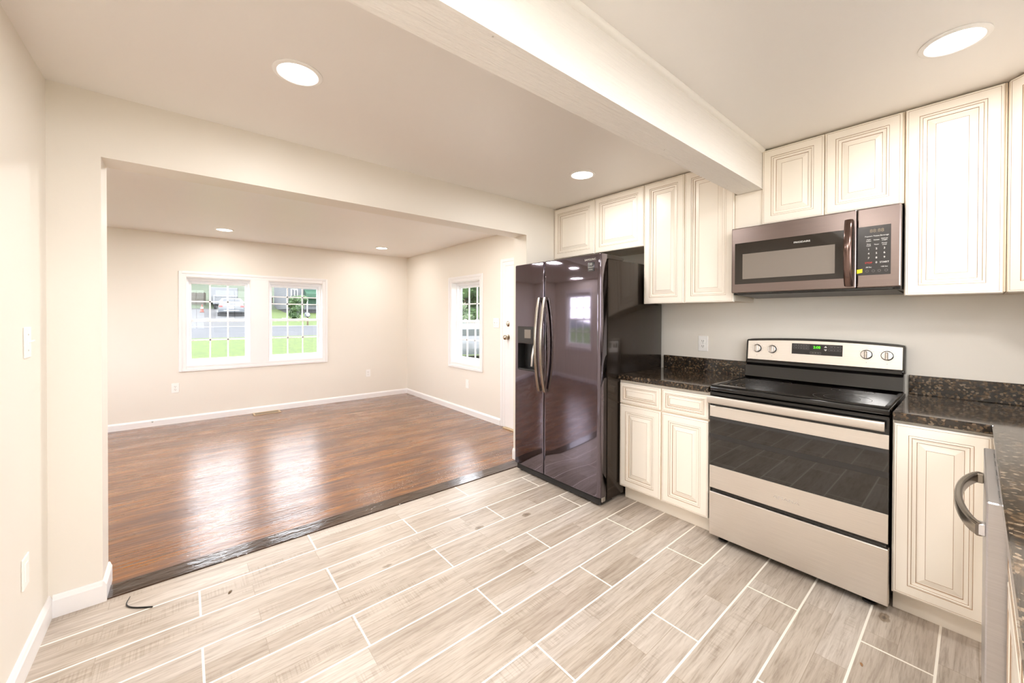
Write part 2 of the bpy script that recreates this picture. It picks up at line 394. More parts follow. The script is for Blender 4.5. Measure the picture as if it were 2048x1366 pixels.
# baseboards with a stepped top
def baseboard(name, p0, p1, n, h=0.1, t=0.014):
    """p0-p1 along the wall foot, n = direction into the room"""
    p0, p1, n = Vector((*p0, 0)), Vector((*p1, 0)), Vector((*n, 0))
    pr = [(0.0005, 0.0), (t, 0), (t, h * 0.78), (t * 0.75, h * 0.86), (t * 0.6, h * 0.93), (t * 0.35, h), (0.0005, h)]
    return struct(MB().prism([p0 + n * a + Vector((0, 0, b)) for a, b in pr], p1 - p0), name, M_trim)
baseboard('baseboard_left', (XL, YB), (XL, YH), (1, 0), 0.098)
baseboard('baseboard_opening_stub', (XL + 0.0142, YH), (XJ + 0.0005, YH), (0, -1), 0.098)
baseboard('baseboard_jamb', (XJ, YH - 0.0138), (XJ, YH + TH), (1, 0), 0.098)
baseboard('baseboard_right_jamb', (XR, YH - 0.01), (XR, YH + TH), (-1, 0), 0.098)
baseboard('baseboard_back', (LX0, LY1), (LX1, LY1), (0, -1), 0.082)
baseboard('baseboard_living_right', (LX1, 3.485), (LX1, LY1), (-1, 0), 0.082)
baseboard('baseboard_living_left', (LX0, YH + TH), (LX0, LY1), (1, 0), 0.082)

# ceiling beam with a quarter-round along its ceiling joint
by0, by1 = 0.613, 0.752
mb = MB(); x0, x1 = XL, -0.3385
mb.add([(x0, by0, 2.098), (x1, by0, 2.118), (x1, by1, 2.118), (x0, by1, 2.098), (x0, by0, H - 0.0005), (x1, by0, H - 0.0005), (x1, by1, H - 0.0005), (x0, by1, H - 0.0005)],
       [[0, 1, 2, 3], [4, 5, 6, 7], [0, 1, 5, 4], [1, 2, 6, 5], [2, 3, 7, 6], [3, 0, 4, 7]])
bm = bmesh.new(); tmp = bpy.data.meshes.new('t'); tmp.from_pydata(mb.v, [], mb.f); bm.from_mesh(tmp); bmesh.ops.bevel(bm, geom=bm.edges[:], offset=0.004, segments=2, affect='EDGES')
struct(MB().addbm(bm), 'trim_ceiling_beam', M_beam, smooth=40)
q = [(0, 0)] + [(-0.019 * math.cos(a), -0.019 * math.sin(a)) for a in [i * math.pi / 2 / 6 for i in range(7)]]
struct(MB().prism([(x0, by0 + a, H - 0.0005 + b) for a, b in q], (x1 - x0 - 0.01, 0, 0)), 'trim_beam_quarter_round', M_cab_white, smooth=50)

# ------------------------------------------------------------------ windows (setting)
def window(name, axis, cin, out, hole, rows=2, extra=False, depth=0.06, pane_label=None):
    """double-hung window: cin = interior wall face, out = +1/-1 outward; parts: frame, sashes, muntins, panes"""
    a0, a1, z0, z1 = hole
    def bx(mb, a, b, c, d, z, zz, bev=0.0, mi=0):
        c, d = cin + out * c, cin + out * d
        if axis == 'y': mb.box(a, b, min(c, d), max(c, d), z, zz, bev, mi)
        else: mb.box(min(c, d), max(c, d), a, b, z, zz, bev, mi)
    mb = MB(); ft = 0.028; d0, d1 = depth, depth + 0.085
    bx(mb, a0, a0 + ft, d0, d1, z0, z1, 0.003); bx(mb, a1 - ft, a1, d0, d1, z0, z1, 0.003)
    bx(mb, a0 + ft, a1 - ft, d0, d1, z1 - 0.045, z1, 0.003); bx(mb, a0 + ft, a1 - ft, d0, d1, z0, z0 + 0.04, 0.003)
    bx(mb, a0, a1, d0 - 0.004, d0 + 0.01, z1 - 0.02, z1, 0.003)
    fr = mb.build(name, M_vinyl); fr['kind'] = 'structure'
    zm = (z0 + z1) / 2 + 0.012
    for nm, dz0, dz1, dd in (('upper_sash', zm - 0.018, z1 - 0.045, d0 + 0.045), ('lower_sash', z0 + 0.04, zm + 0.018, d0 + 0.014)):
        i0, i1 = a0 + ft, a1 - ft; st = 0.026; mb = MB()
        bx(mb, i0, i0 + st, dd, dd + 0.028, dz0, dz1, 0.003); bx(mb, i1 - st, i1, dd, dd + 0.028, dz0, dz1, 0.003)
        bx(mb, i0 + st, i1 - st, dd, dd + 0.028, dz1 - 0.034, dz1, 0.003); bx(mb, i0 + st, i1 - st, dd, dd + 0.028, dz0, dz0 + 0.036, 0.003)
        if nm == 'lower_sash':
            for k in (0.28, 0.72): bx(mb, i0 + (i1 - i0) * k - 0.028, i0 + (i1 - i0) * k + 0.028, dd - 0.002, dd + 0.02, dz1, dz1 + 0.012, 0.003)
        sash = mb.build(nm, M_vinyl, fr)
        g0, g1, h0, h1 = i0 + st, i1 - st, dz0 + 0.036, dz1 - 0.034
        mb = MB(); bx(mb, g0 - 0.004, g1 + 0.004, dd + 0.012, dd + 0.015, h0 - 0.004, h1 + 0.004); mb.build('pane', M_glass, sash)
        mb = MB()
        for k in (1, 2): bx(mb, g0 + (g1 - g0) * k / 3 - 0.008, g0 + (g1 - g0) * k / 3 + 0.008, dd + 0.006, dd + 0.021, h0, h1)
        hs = [h0 + (h1 - h0) / 2]
        if extra and nm == 'upper_sash': hs = [h0 + (h1 - h0) * 0.475, h0 + (h1 - h0) * 0.70]
        for hz in hs: bx(mb, g0, g1, dd + 0.006, dd + 0.021, hz - 0.008, hz + 0.008)
        mb.build('muntin', M_vinyl, sash)
    return fr
window('window_1', 'y', LY1, 1, W1); window('window_2', 'y', LY1, 1, W2, extra=True)
window('window_3', 'x', LX1, 1, W3, depth=0.075); window('window_4_added', 'x', LX0, -1, W4); window('window_7_added', 'x', LX0, -1, W7)  # left-wall windows are unseen, added for daylight
window('window_5_added', 'y', YB, -1, (-2.45, -1.05, 1.12, 2.12)); window('window_6_added', 'y', YB, -1, (-3.2, -2.6, 0.9, 2.1))  # unseen rear windows, added to brighten the kitchen

def casing(name, axis, face, inn, a0, a1, z0, z1, w_, t=0.016, sill=True, bottom=True):
    """picture-frame casing around an opening; face = wall plane, inn = direction into room"""
    mb = MB()
    def bx(a, b, d0, d1, z, zz, bev=0.003):
        c, d = sorted((face + inn * d0, face + inn * d1))
        if axis == 'y': mb.box(a, b, c, d, z, zz, bev)
        else: mb.box(c, d, a, b, z, zz, bev)
    e = 0.0005
    for t0, t1, k in ((e, t * 0.65, 0.0), (t * 0.6, t, 0.55)):
        ww = w_ * (1 - k)  # stepped outer band
        o0, o1, p0, p1 = a0 - w_, a1 + w_, z0 - (w_ if bottom else 0), z1 + w_
        bx(o0, o0 + ww, t0, t1, p0, p1); bx(o1 - ww, o1, t0, t1, p0, p1)
        bx(o0 + ww, o1 - ww, t0, t1, p1 - ww, p1)
        if bottom: bx(o0 + ww, o1 - ww, t0, t1, p0, p0 + ww)
    return struct(mb, name, M_trim)
casing('trim_1', 'y', LY1, -1, W1[0], W2[1], W1[2], W1[3], 0.07)
struct(MB().box(W1[1] + 0.001, W2[0] - 0.001, LY1 - 0.010, LY1 - 0.0005, W1[2] - 0.002, W1[3] + 0.002, 0.002), 'trim_2', M_trim)
casing('trim_3', 'x', LX1, -1, W3[0], W3[1], W3[2], W3[3], 0.075)
# reveals (white jamb liners) of the three visible windows
def liner(name, axis, face, out, hole, d):
    a0, a1, z0, z1 = hole; t = 0.006; mb = MB()
    def bx(a, b, z, zz):
        c, e = sorted((face - out * 0.004, face + out * d))
        if axis == 'y': mb.box(a, b, c, e, z, zz)
        else: mb.box(c, e, a, b, z, zz)
    bx(a0 + 0.0005, a0 + t, z0 + 0.0005, z1 - 0.0005); bx(a1 - t, a1 - 0.0005, z0 + 0.0005, z1 - 0.0005)
    bx(a0 + t, a1 - t, z0 + 0.0005, z0 + t); bx(a0 + t, a1 - t, z1 - t, z1 - 0.0005)
    struct(mb, name, M_trim)
liner('trim_4', 'y', LY1, 1, W1, 0.06); liner('trim_5', 'y', LY1, 1, W2, 0.06); liner('trim_6', 'x', LX1, 1, W3, 0.075)
casing('trim_7', 'x', LX0, 1, W4[0], W4[1], W4[2], W4[3], 0.075)
casing('trim_9', 'x', LX0, 1, W7[0], W7[1], W7[2], W7[3], 0.075)

# ------------------------------------------------------------------ entry door in the living room's right wall
DY0, DY1, DZ = 2.57, 3.395, 1.935
casing('trim_8', 'x', LX1, -1, DY0, DY1, 0.0, DZ, 0.085, bottom=False)
mb = MB().box(LX1 - 0.012, LX1 - 0.0008, DY0 + 0.003, DY1 - 0.003, 0.012, DZ - 0.003, 0.002)
for (a, b) in ((2.66, 2.95), (3.02, 3.31)):
    for (z, zz) in ((0.18, 0.82), (0.95, 1.45), (1.56, 1.84)):
        mb.box(LX1 - 0.016, LX1 - 0.011, a, b, z, zz, 0.004)
door = struct(mb, 'door_1', M_trim)
prof = [(0.033, 0), (0.033, 0.006), (0.013, 0.01), (0.011, 0.03), (0.024, 0.036), (0.029, 0.048), (0.026, 0.06), (0.016, 0.068), (0.0, 0.07)]
MB().lathe((LX1 - 0.011, DY1 - 0.065, 1.083), (-1, 0, 0), prof).build('door_knob', M_brass, door, 40)
MB().lathe((LX1 - 0.011, DY1 - 0.065, 1.243), (-1, 0, 0), [(0.031, 0), (0.031, 0.008), (0.024, 0.014), (0.018, 0.02), (0.0, 0.021)]).build('deadbolt', M_brass, door, 40)
MB().box(LX1 - 0.05, LX1 - 0.001, DY0 + 0.003, DY1 - 0.003, 0.0005, 0.011, 0.002).build('sill_plate', M_reg, door)

# ------------------------------------------------------------------ wall plates
def plate(name, label, cat, axis, face, inn, a, z, kind, gang=1, group=None):
    w_ = 0.073 if gang == 1 else 0.118; h = 0.117
    loc = (a, face, z - h / 2) if axis == 'y' else (face, a, z - h / 2)
    t = thing(name, label, cat, loc, group)
    def bx(mb, p, q, d0, d1, z0, z1, bev=0.0):
        c, d = sorted((face + inn * d0, face + inn * d1))
        if axis == 'y': mb.box(p, q, c, d, z0, z1, bev)
        else: mb.box(c, d, p, q, z0, z1, bev)
        return mb
    bx(MB(), a - w_ / 2, a + w_ / 2, 0.0005, 0.006, z - h / 2, z + h / 2, 0.002).build('cover_plate', M_plate, t)
    n = Vector((0, inn, 0)) if axis == 'y' else Vector((inn, 0, 0))
    def pt(p, d, zz): return (p, face + inn * d, zz) if axis == 'y' else (face + inn * d, p, zz)
    if kind == 'outlet':
        for s in (-1, 1):
            zc = z + s * 0.0195
            r = bx(MB(), a - 0.0165, a + 0.0165, 0.005, 0.0085, zc - 0.0145, zc + 0.0145, 0.003).build('receptacle', M_plate, t)
            m2 = MB()
            bx(m2, a - 0.0075, a - 0.0052, 0.0082, 0.0088, zc - 0.003, zc + 0.007); bx(m2, a + 0.0052, a + 0.0075, 0.0082, 0.0088, zc - 0.003, zc + 0.006)
            m2.cyl(pt(a, 0.0082, zc - 0.008), n, 0.0025, 0.0006, 10); m2.build('slot', M_dark, r)
        MB().cyl(pt(a, 0.0055, z), n, 0.003, 0.0012, 10).build('screw', M_screw, t)
    elif kind == 'switch':
        for g in range(gang):
            ac = a + (g - (gang - 1) / 2) * 0.046
            bx(MB(), ac - 0.006, ac + 0.006, 0.0055, 0.0075, z - 0.013, z + 0.013, 0.001).build('toggle_slot', M_plate, t)
            p0 = Vector(pt(ac, 0.006, z)); p1 = Vector(pt(ac, 0.021, z + 0.008))
            MB().sweep([p0, (p0 + p1) / 2, p1], 0.0042, 0.0035, Vector((1, 0, 0)) if axis == 'y' else Vector((0, 1, 0)), 8, taper=[1.1, 1, 0.85]).build('toggle', M_plate, t, 40)
            for s in (-1, 1): MB().cyl(pt(ac, 0.0055, z + s * 0.03), n, 0.003, 0.0012, 10).build('screw', M_screw, t)
    else:
        bx(MB(), a - 0.017, a + 0.017, 0.005, 0.0075, z - 0.034, z + 0.034, 0.002).build('insert', M_plate, t)
    return t
plate('outlet', 'white duplex outlet on the kitchen wall above the granite backsplash beside the refrigerator', 'outlet', 'x', 0, -1, 1.114, 1.128, 'outlet')
plate('outlet', 'white outlet low on the far wall, under the window edge by the opening jamb', 'outlet', 'y', LY1, -1, -3.153, 0.437, 'outlet')
plate('outlet', 'white outlet low on the far living room wall between the double window and the corner', 'outlet', 'y', LY1, -1, -0.785, 0.405, 'outlet')
plate('outlet', 'white outlet low on the wall under the narrow single window', 'outlet', 'x', LX1, -1, 4.218, 0.41, 'decora')
plate('outlet', 'white outlet plate low on the kitchen wall, seen almost edge-on beneath the light switch', 'outlet', 'x', XL, 1, 2.043, 0.372, 'decora')
plate('light_switch', 'white single light switch on the kitchen wall beside the wide opening', 'light switch', 'x', XL, 1, 2.085, 1.228, 'switch')
plate('light_switch', 'white double light switch between the narrow window and the white door', 'light switch', 'x', LX1, -1, 3.576, 1.25, 'switch', 2)
t = thing('cable_jack', 'small dark cable hole in the white baseboard under the double window', 'cable jack', (-3.36, LY1 - 0.016, 0.04))
MB().box(-3.372, -3.348, LY1 - 0.0152, LY1 - 0.0138, 0.044, 0.066, 0.001).build('jack_plate', M_plate, t)
mb = MB(); mb.cyl((-3.365, LY1 - 0.0145, 0.058), (0, -1, 0), 0.004, 0.0015, 10); mb.cyl((-3.355, LY1 - 0.0145, 0.058), (0, -1, 0), 0.004, 0.0015, 10); mb.cyl((-3.36, LY1 - 0.0145, 0.05), (0, -1, 0), 0.003, 0.0015, 10)
mb.build('jack_hole', M_dark, t)

# floor register
t = thing('floor_register', 'tan metal floor register in the wood floor against the far baseboard', 'floor vent', (-2.2, 6.03, 0))
mb = MB(); a0, a1, b0, b1 = -2.36, -2.04, 5.93, 6.084
mb.box(a0, a1, b0, b0 + 0.018, 0.0005, 0.006, 0.002); mb.box(a0, a1, b1 - 0.018, b1, 0.0005, 0.006, 0.002); mb.box(a0, a0 + 0.025, b0 + 0.018, b1 - 0.018, 0.0005, 0.006, 0.002); mb.box(a1 - 0.025, a1, b0 + 0.018, b1 - 0.018, 0.0005, 0.006, 0.002)
mb.build('frame', M_reg, t)
MB().box(a0 + 0.025, a1 - 0.025, b0 + 0.018, b1 - 0.018, 0.0004, 0.001).build('grille_well', M_dark, t)
mb = MB()
for i in range(18): x = a0 + 0.035 + i * 0.0148; mb.box(x, x + 0.005, b0 + 0.018, b1 - 0.018, 0.001, 0.005)
mb.build('louver', M_reg, t)

# ------------------------------------------------------------------ recessed lights, then added ones out of frame
def downlight(x, y, zc, label, group='recessed ceiling lights', k=1.0, watts=None):
    t = thing('recessed_light', label, 'ceiling light', (x, y, zc), group)
    MB().lathe((x, y, zc - 0.0004), (0, 0, -1), [(0.074 * k, 0.0), (0.076 * k + 0.018, 0.0), (0.076 * k + 0.018, 0.003), (0.076 * k + 0.012, 0.006), (0.074 * k + 0.004, 0.007), (0.074 * k, 0.004)], 40, cap=False).build('trim_ring', M_plate, t, 40)
    MB().lathe((x, y, zc - 0.0006), (0, 0, -1), [(0.0755 * k, 0.0), (0.0755 * k, 0.003), (0.06 * k, 0.0045), (0.0, 0.005)], 40).build('lens', M_lens, t, 40)
    lamp_at(x, y, zc, watts, 0.15 * k)
    return t
def lamp_at(x, y, zc, watts=None, size=0.15):
    l = bpy.data.lights.new('downlight_lamp', 'AREA'); l.shape = 'DISK'; l.size = size; l.energy = watts or LAMP_W; l.color = LAMP_C
    lo = bpy.data.objects.new('downlight_lamp', l); COL.objects.link(lo); lo.location = (x, y, zc - 0.012)
downlight(-2.692, 1.612, H, 'round lit ceiling light over the tile floor by the left wall end of the opening')
downlight(-0.86, 1.6, H, 'round lit ceiling light just in front of the cabinets over the refrigerator')
downlight(-0.875, -0.178, H, 'round lit ceiling light on the range side of the painted beam')
downlight(-2.703, 5.42, LH, 'round lit ceiling light in the living room above the double window')
downlight(-0.83, 5.42, LH, 'round lit ceiling light in the living room by the far inner corner')
ADDED = 'added ceiling lights outside the frame'
for x, y, zc in ((-2.69, -0.178, H), (-2.7, 3.3, LH), (-0.83, 3.3, LH)): downlight(x, y, zc, 'added round fill light of the same kind as the lit ones, out of the picture', ADDED)  # unseen copies of the fitting, added to brighten the rooms
for x, y, zc, wt in ((-1.95, -0.5, H, 10.5), (-3.0, 0.55, H, 6), (-2.0, 3.15, LH, 16), (-4.4, 4.6, LH, 9)): downlight(x, y, zc, 'added wider round fill light, out of the picture', ADDED + ', wider kind', 2.3, wt)  # unseen wide lamps, added to spread fill light without hot spots

# ------------------------------------------------------------------ cabinets
def raised_door(mb, O, U, V, N, w_, h, k=1.0, thick=0.02):
    """raised-panel door lying in the plane (U, V) at O, front facing N; slot 0 paint, slot 1 glaze"""
    O, U, V, N = Vector(O), Vector(U), Vector(V), Vector(N)
    kk = min(k, min(w_, h) / 0.27)
    g = 0.0017
    prof = [(0, -thick, 0), (0, -0.004, 0), (0.004, 0, 0), (0.0085, 0, 0), (0.0085 + g * 0.7, -0.0006, 1)]
    def a(x): return x * kk
    P2 = [(0.046, 0, 0), (0.046 + g / kk, -0.002, 1), (0.0545, -0.0005, 0), (0.0565, -0.003, 0), (0.0565 + g / kk, -0.0045, 1), (0.067, -0.006, 0), (0.071, -0.0055, 0), (0.071 + g / kk, -0.009, 1), (0.076, -0.0095, 0), (0.099, -0.0035, 0), (0.099 + g * 0.8 / kk, -0.004, 1)]
    prof += [(a(x), y, m) for x, y, m in P2]
    rings = []
    for ins, d, m in prof:
        rings.append([O + U * (ins) + V * (ins) + N * d, O + U * (w_ - ins) + V * ins + N * d, O + U * (w_ - ins) + V * (h - ins) + N * d, O + U * ins + V * (h - ins) + N * d])
    vs = [p for r in rings for p in r]; b = len(mb.v); mb.v += [tuple(p) for p in vs]
    for i in range(len(rings) - 1):
        for j in range(4):
            mb.f.append([b + i * 4 + j, b + i * 4 + (j + 1) % 4, b + (i + 1) * 4 + (j + 1) % 4, b + (i + 1) * 4 + j]); mb.mi.append(prof[i + 1][2])
    n = (len(rings) - 1) * 4; mb.f.append([b + n + j for j in range(4)]); mb.mi.append(0)
    mb.f.append([b + 3, b + 2, b + 1, b]); mb.mi.append(0)
    return mb
CM = [M_cab, M_glaze]
def xdoor(name, parent, xf, y0, y1, z0, z1, k=1.0):      # door on the range wall, facing -x
    return raised_door(MB(), (xf, y1, z0), (0, -1, 0), (0, 0, 1), (-1, 0, 0), y1 - y0, z1 - z0, k).build(name, CM, parent)
XU, XUB = -0.35, -0.329       # upper door front / carcass front
def upper(label, y0, y1, z0, z1, doors, cat='wall cabinet'):
    t = thing('wall_cabinet', label, cat, (-0.17, (y0 + y1) / 2, z0), 'cream wall cabinets')
    MB().box(XUB, -0.0005, y0, y1, z0 + 0.006, z1, 0.0015).build('body', M_cabin, t)
    for (a, b, c, d) in doors: xdoor('door', t, XU, a, b, c, d)
    return t
upper('short two-door cream wall cabinet mounted over the refrigerator', 1.4165, YH - 0.002, 1.876, 2.352, [(1.890, YH - 0.006, 1.878, 2.346), (1.4175, 1.884, 1.878, 2.346)])
upper('tall two-door cream wall cabinet between the refrigerator and the microwave', 0.7685, 1.4145, 1.430, 2.352, [(1.0985, 1.4125, 1.431, 2.346), (0.770, 1.0945, 1.431, 2.346)])
upper('short two-door cream wall cabinet sitting over the microwave', -0.004, 0.6125, 1.893, 2.352, [(0.310, 0.611, 1.897, 2.346), (0.002, 0.306, 1.897, 2.346)])
upper('tall single-door cream wall cabinet on the corner side of the microwave', -0.3195, -0.006, 1.440, 2.352, [(-0.311, -0.010, 1.441, 2.346)])
# filler between the tall cabinet and the one over the microwave, under the beam
f = MB().box(-0.338, -0.0005, 0.6135, 0.7675, 1.893, 2.1165, 0.001).build('cabinet_filler', M_cab); tag(f, 'plain cream filler panel under the beam end above the microwave', 'filler panel')
f.location = (0, 0, 0)
# diagonal corner cabinet
t = thing('corner_wall_cabinet', 'angled cream corner wall cabinet cut off by the picture edge', 'wall cabinet', (-0.25, -0.65, 1.44))
MB().prism([(-0.0005, -0.3215, 1.446), (-0.329, -0.3215, 1.446), (-0.609, -0.6015, 1.446), (-0.609, YB + 0.0005, 1.446), (-0.0005, YB + 0.0005, 1.446)], (0, 0, 2.352 - 1.446)).build('body', M_cabin, t)
U = Vector((-1, -1, 0)).normalized(); N = Vector((-1, 1, 0)).normalized()
O = Vector((-0.329, -0.3215, 1.441)) + U * 0.022 + N * 0.021
raised_door(MB(), O, U, (0, 0, 1), N, 0.352, 0.905).build('door', CM, t)

# base cabinets on the range wall
XD, XDB = -0.642, -0.621
t = thing('base_cabinet', 'cream base cabinet with two doors and two drawers between the refrigerator and the range', 'base cabinet', (-0.3, 1.115, 0), 'cream base cabinets')
mb = MB().box(XDB, -0.0005, 0.793, 1.432, 0.1, 0.878, 0.001); mb.build('body', M_cab, t)
MB().box(-0.563, -0.02, 0.793, 1.425, 0.0005, 0.1).build('toe_kick', M_cab, t)
for a, b in ((1.1085, 1.422), (0.797, 1.0975)):
    xdoor('door', t, XD, a, b, 0.112, 0.700)
    xdoor('drawer', t, XD, a, b, 0.711, 0.857, 0.62)
t = thing('base_cabinet', 'cream single-door base cabinet in the corner beside the range', 'base cabinet', (-0.3, -0.15, 0), 'cream base cabinets')
MB().box(XDB, -0.0005, -0.60, -0.0005, 0.1, 0.878, 0.001).build('body', M_cab, t)
MB().box(-0.563, -0.02, -0.60, -0.0005, 0.0005, 0.1).build('toe_kick', M_cab, t)
xdoor('door', t, XD, -0.284, -0.006, 0.112, 0.864)
# base cabinet of the sink run (front faces +y), beside the dishwasher
YD = -0.292
t = thing('base_cabinet', 'cream base cabinet past the dishwasher, seen edge-on at the picture edge', 'base cabinet', (-1.95, -0.6, 0), 'cream base cabinets')
MB().box(-2.42, -1.53, -0.9295, YD - 0.021, 0.1, 0.878, 0.001).build('body', M_cab, t)
MB().box(-2.42, -1.53, -0.9, -0.37, 0.0005, 0.1).build('toe_kick', M_cab, t)
for a, b in ((-2.41, -1.98), (-1.97, -1.54)):
    raised_door(MB(), (b, YD, 0.112), (-1, 0, 0), (0, 0, 1), (0, 1, 0), b - a, 0.588).build('door', CM, t)
    raised_door(MB(), (b, YD, 0.711), (-1, 0, 0), (0, 0, 1), (0, 1, 0), b - a, 0.146, 0.62).build('drawer', CM, t)

# ------------------------------------------------------------------ granite worktops
t = thing('countertop', 'dark granite countertop piece between the refrigerator and the range', 'countertop', (-0.3, 1.12, 0.88), 'granite countertops')
MB().box(-0.66, -0.0008, 0.792, 1.427, 0.8785, 0.914, 0.003, seg=2).build('slab', M_granite, t)
MB().box(-0.02, -0.0008, 0.792, 1.427, 0.9145, 1.018, 0.0015).build('backsplash', M_granite, t)
t = thing('countertop', 'dark granite L-shaped countertop in the corner beside the range and over the dishwasher', 'countertop', (-0.3, -0.5, 0.88), 'granite countertops')
pr = [(-0.0008, -0.003), (-0.655, -0.003), (-0.655, -0.281), (-2.45, -0.281), (-2.45, YB + 0.0008), (-0.0008, YB + 0.0008)]
bm = bmesh.new(); vs = [bm.verts.new((a, b, 0.8785)) for a, b in pr]; fc = bm.faces.new(vs); ex = bmesh.ops.extrude_face_region(bm, geom=[fc])
for e in ex['geom']:
    if isinstance(e, bmesh.types.BMVert): e.co.z = 0.914
bmesh.ops.bevel(bm, geom=bm.edges[:], offset=0.0025, segments=2, affect='EDGES'); MB().addbm(bm).build('slab', M_granite, t)
MB().box(-0.02, -0.0008, YB + 0.021, -0.003, 0.9145, 1.018, 0.0015).build('backsplash', M_granite, t)
MB().box(-2.45, -0.0008, YB + 0.0008, YB + 0.02, 0.9145, 1.018, 0.0015).build('backsplash', M_granite, t)

# ------------------------------------------------------------------ refrigerator
def fridge():
    y0, y1, xf = 1.432, 2.338, -0.868
    ym = 1.986
    t = thing('refrigerator', 'black stainless side-by-side refrigerator with bowed handles and dispenser', 'refrigerator', (-0.45, (y0 + y1) / 2, 0))
    MB().box(-0.772, -0.04, y0 + 0.002, y1 - 0.002, 0.03, 1.742, 0.006, seg=2).build('body', M_fridge_side, t, 40)
    def door(name, a, b, rec=None):
        # bowed front: section in (y, x), swept up z; recess for the dispenser cut as stacked bands
        n = 22; z0, z1 = 0.066, 1.772; xb = -0.788
        ys = [a + (b - a) * (0.5 - 0.5 * math.cos(math.pi * i / n)) for i in range(n + 1)]
        if rec: ys = sorted(set([y for y in ys if abs(y - rec[0]) > 0.006 and abs(y - rec[1]) > 0.006] + [rec[0], rec[1]]))
        def xfr(y):
            u = (y - (a + b) / 2) / ((b - a) / 2); return xf + 0.005 * u * u + 0.007 * (max(0, abs(u) - 0.955) / 0.045) ** 2
        zs = [z0, z0 + 0.004, z0 + 0.012] + [z0 + 0.012 + (z1 - z0 - 0.024) * i / 8 for i in range(1, 8)] + [z1 - 0.012, z1 - 0.004, z1]
        if rec: zs = sorted(set([z for z in zs if abs(z - rec[2]) > 0.02 and abs(z - rec[3]) > 0.02] + [rec[2], rec[3]]))
        def dz(z): return 0.008 if z in (z0, z1) else (0.0022 if abs(z - z0) < 0.005 or abs(z - z1) < 0.005 else 0.0)
        mb = MB(); k = len(ys); vs = [(xfr(y) + dz(z), y, z) for z in zs for y in ys]; fs = []
        for i in range(len(zs) - 1):
            for j in range(k - 1):
                if rec and rec[0] <= ys[j] < rec[1] - 1e-6 and rec[2] - 1e-6 <= zs[i] < rec[3] - 1e-6: continue
                fs.append([i * k + j, i * k + j + 1, (i + 1) * k + j + 1, (i + 1) * k + j])
        mb.add(vs, fs)
        ends = [(xfr(y) + dz(z0), y, z0) for y in ys]; tops = [(xfr(y) + dz(z1), y, z1) for y in ys]
        mb.add(ends + [(xb, b, z0), (xb, a, z0)], [list(range(k + 2))]); mb.add(tops + [(xb, b, z1), (xb, a, z1)], [list(range(k + 2))])
        for y in (a, b):
            col = [(xfr(y) + dz(z), y, z) for z in zs]; mb.add(col + [(xb, y, z1), (xb, y, z0)], [list(range(len(col) + 2))])
        mb.add([(xb, a, z0), (xb, b, z0), (xb, b, z1), (xb, a, z1)], [[0, 1, 2, 3]])
        return weld(mb.build(name, M_fridge, t, 35))
    rec = (2.072, 2.293, 0.885, 1.105)
    fd = door('freezer_door', ym + 0.003, y1, rec)
    rd = door('fresh_food_door', y0, ym - 0.003)
    # dispenser: control panel, recess liner, paddle and chute
    MB().box(xf - 0.004, xf + 0.012, 2.072, 2.293, 1.106, 1.248, 0.004, seg=2).build('dispenser_panel', M_panel, fd)
    MB().box(xf - 0.0055, xf - 0.003, 2.128, 2.205, 1.150, 1.222, 0.001).build('dispenser_display', M_glass_grey, fd)
    mb = MB(); a, b, c, d = rec; xr = -0.795
    mb.add([(xf, a, c), (xf, b, c), (xf, b, d), (xf, a, d), (xr, a + 0.015, c + 0.01), (xr, b - 0.015, c + 0.01), (xr, b - 0.01, d - 0.004), (xr, a + 0.01, d - 0.004)], [[4, 5, 6, 7], [0, 1, 5, 4], [1, 2, 6, 5], [2, 3, 7, 6], [3, 0, 4, 7]])
    mb.build('dispenser_recess', M_blackm, fd)
    MB().box(xf - 0.004, xf + 0.05, 2.08, 2.285, 0.878, 0.892, 0.003).build('drip_tray', M_blackm, fd)
    MB().sweep([(xr - 0.012, 2.155, 1.09), (xr - 0.03, 2.16, 1.0), (xr - 0.022, 2.175, 0.91)], 0.012, 0.004, (0, 1, 0), 10).build('water_paddle', M_steel_lt, fd, 40)
    MB().sweep([(xr - 0.016, 2.115, 1.09), (xr - 0.034, 2.11, 1.03), (xr - 0.03, 2.105, 1.0)], 0.024, 0.01, (0, 1, 0), 10).build('ice_chute', M_steel_lt, fd, 40)
    # bowed bar handles
    for par, yy in ((fd, 2.017), (rd, 1.955)):
        pts = []; tp = []
        for i in range(25):
            u = i / 24 * 2 - 1; z = 1.108 + u * 0.372; pts.append((xf - 0.012 - 0.044 * (1 - u * u) ** 0.9, yy, z)); tp.append(1.0)
        MB().sweep(pts, 0.0125, 0.011, (0, 1, 0), 20, power=8, taper=tp).build('handle', M_handle, par, 50)
        for z in (0.745, 1.471): MB().box(xf - 0.02, xf + 0.006, yy - 0.009, yy + 0.009, z - 0.014, z + 0.014, 0.003).build('handle_mount', M_handle, par)
    MB().box(xf - 0.0012, xf + 0.006, 1.4845, 1.5365, 1.6525, 1.7155, 0.0004).build('warranty_sticker', M_black, rd)
    st = xf - 0.0016
    text('sticker_print', '10', 0.024, (st, 1.511, 1.700), (0, -1, 0), (0, 0, 1), M_ink_w, rd)
    text('sticker_print', 'WARRANTY', 0.0088, (st, 1.511, 1.680), (0, -1, 0), (0, 0, 1), M_ink_w, rd)
    text('sticker_print', 'DIGITAL', 0.0088, (st, 1.511, 1.664), (0, -1, 0), (0, 0, 1), M_ink_w, rd)
    text('logo', 'SAMSUNG', 0.021, (xf - 0.0008, 1.516, 1.734), (0, -1, 0), (0, 0, 1), M_ink_w, rd, sx=1.05)
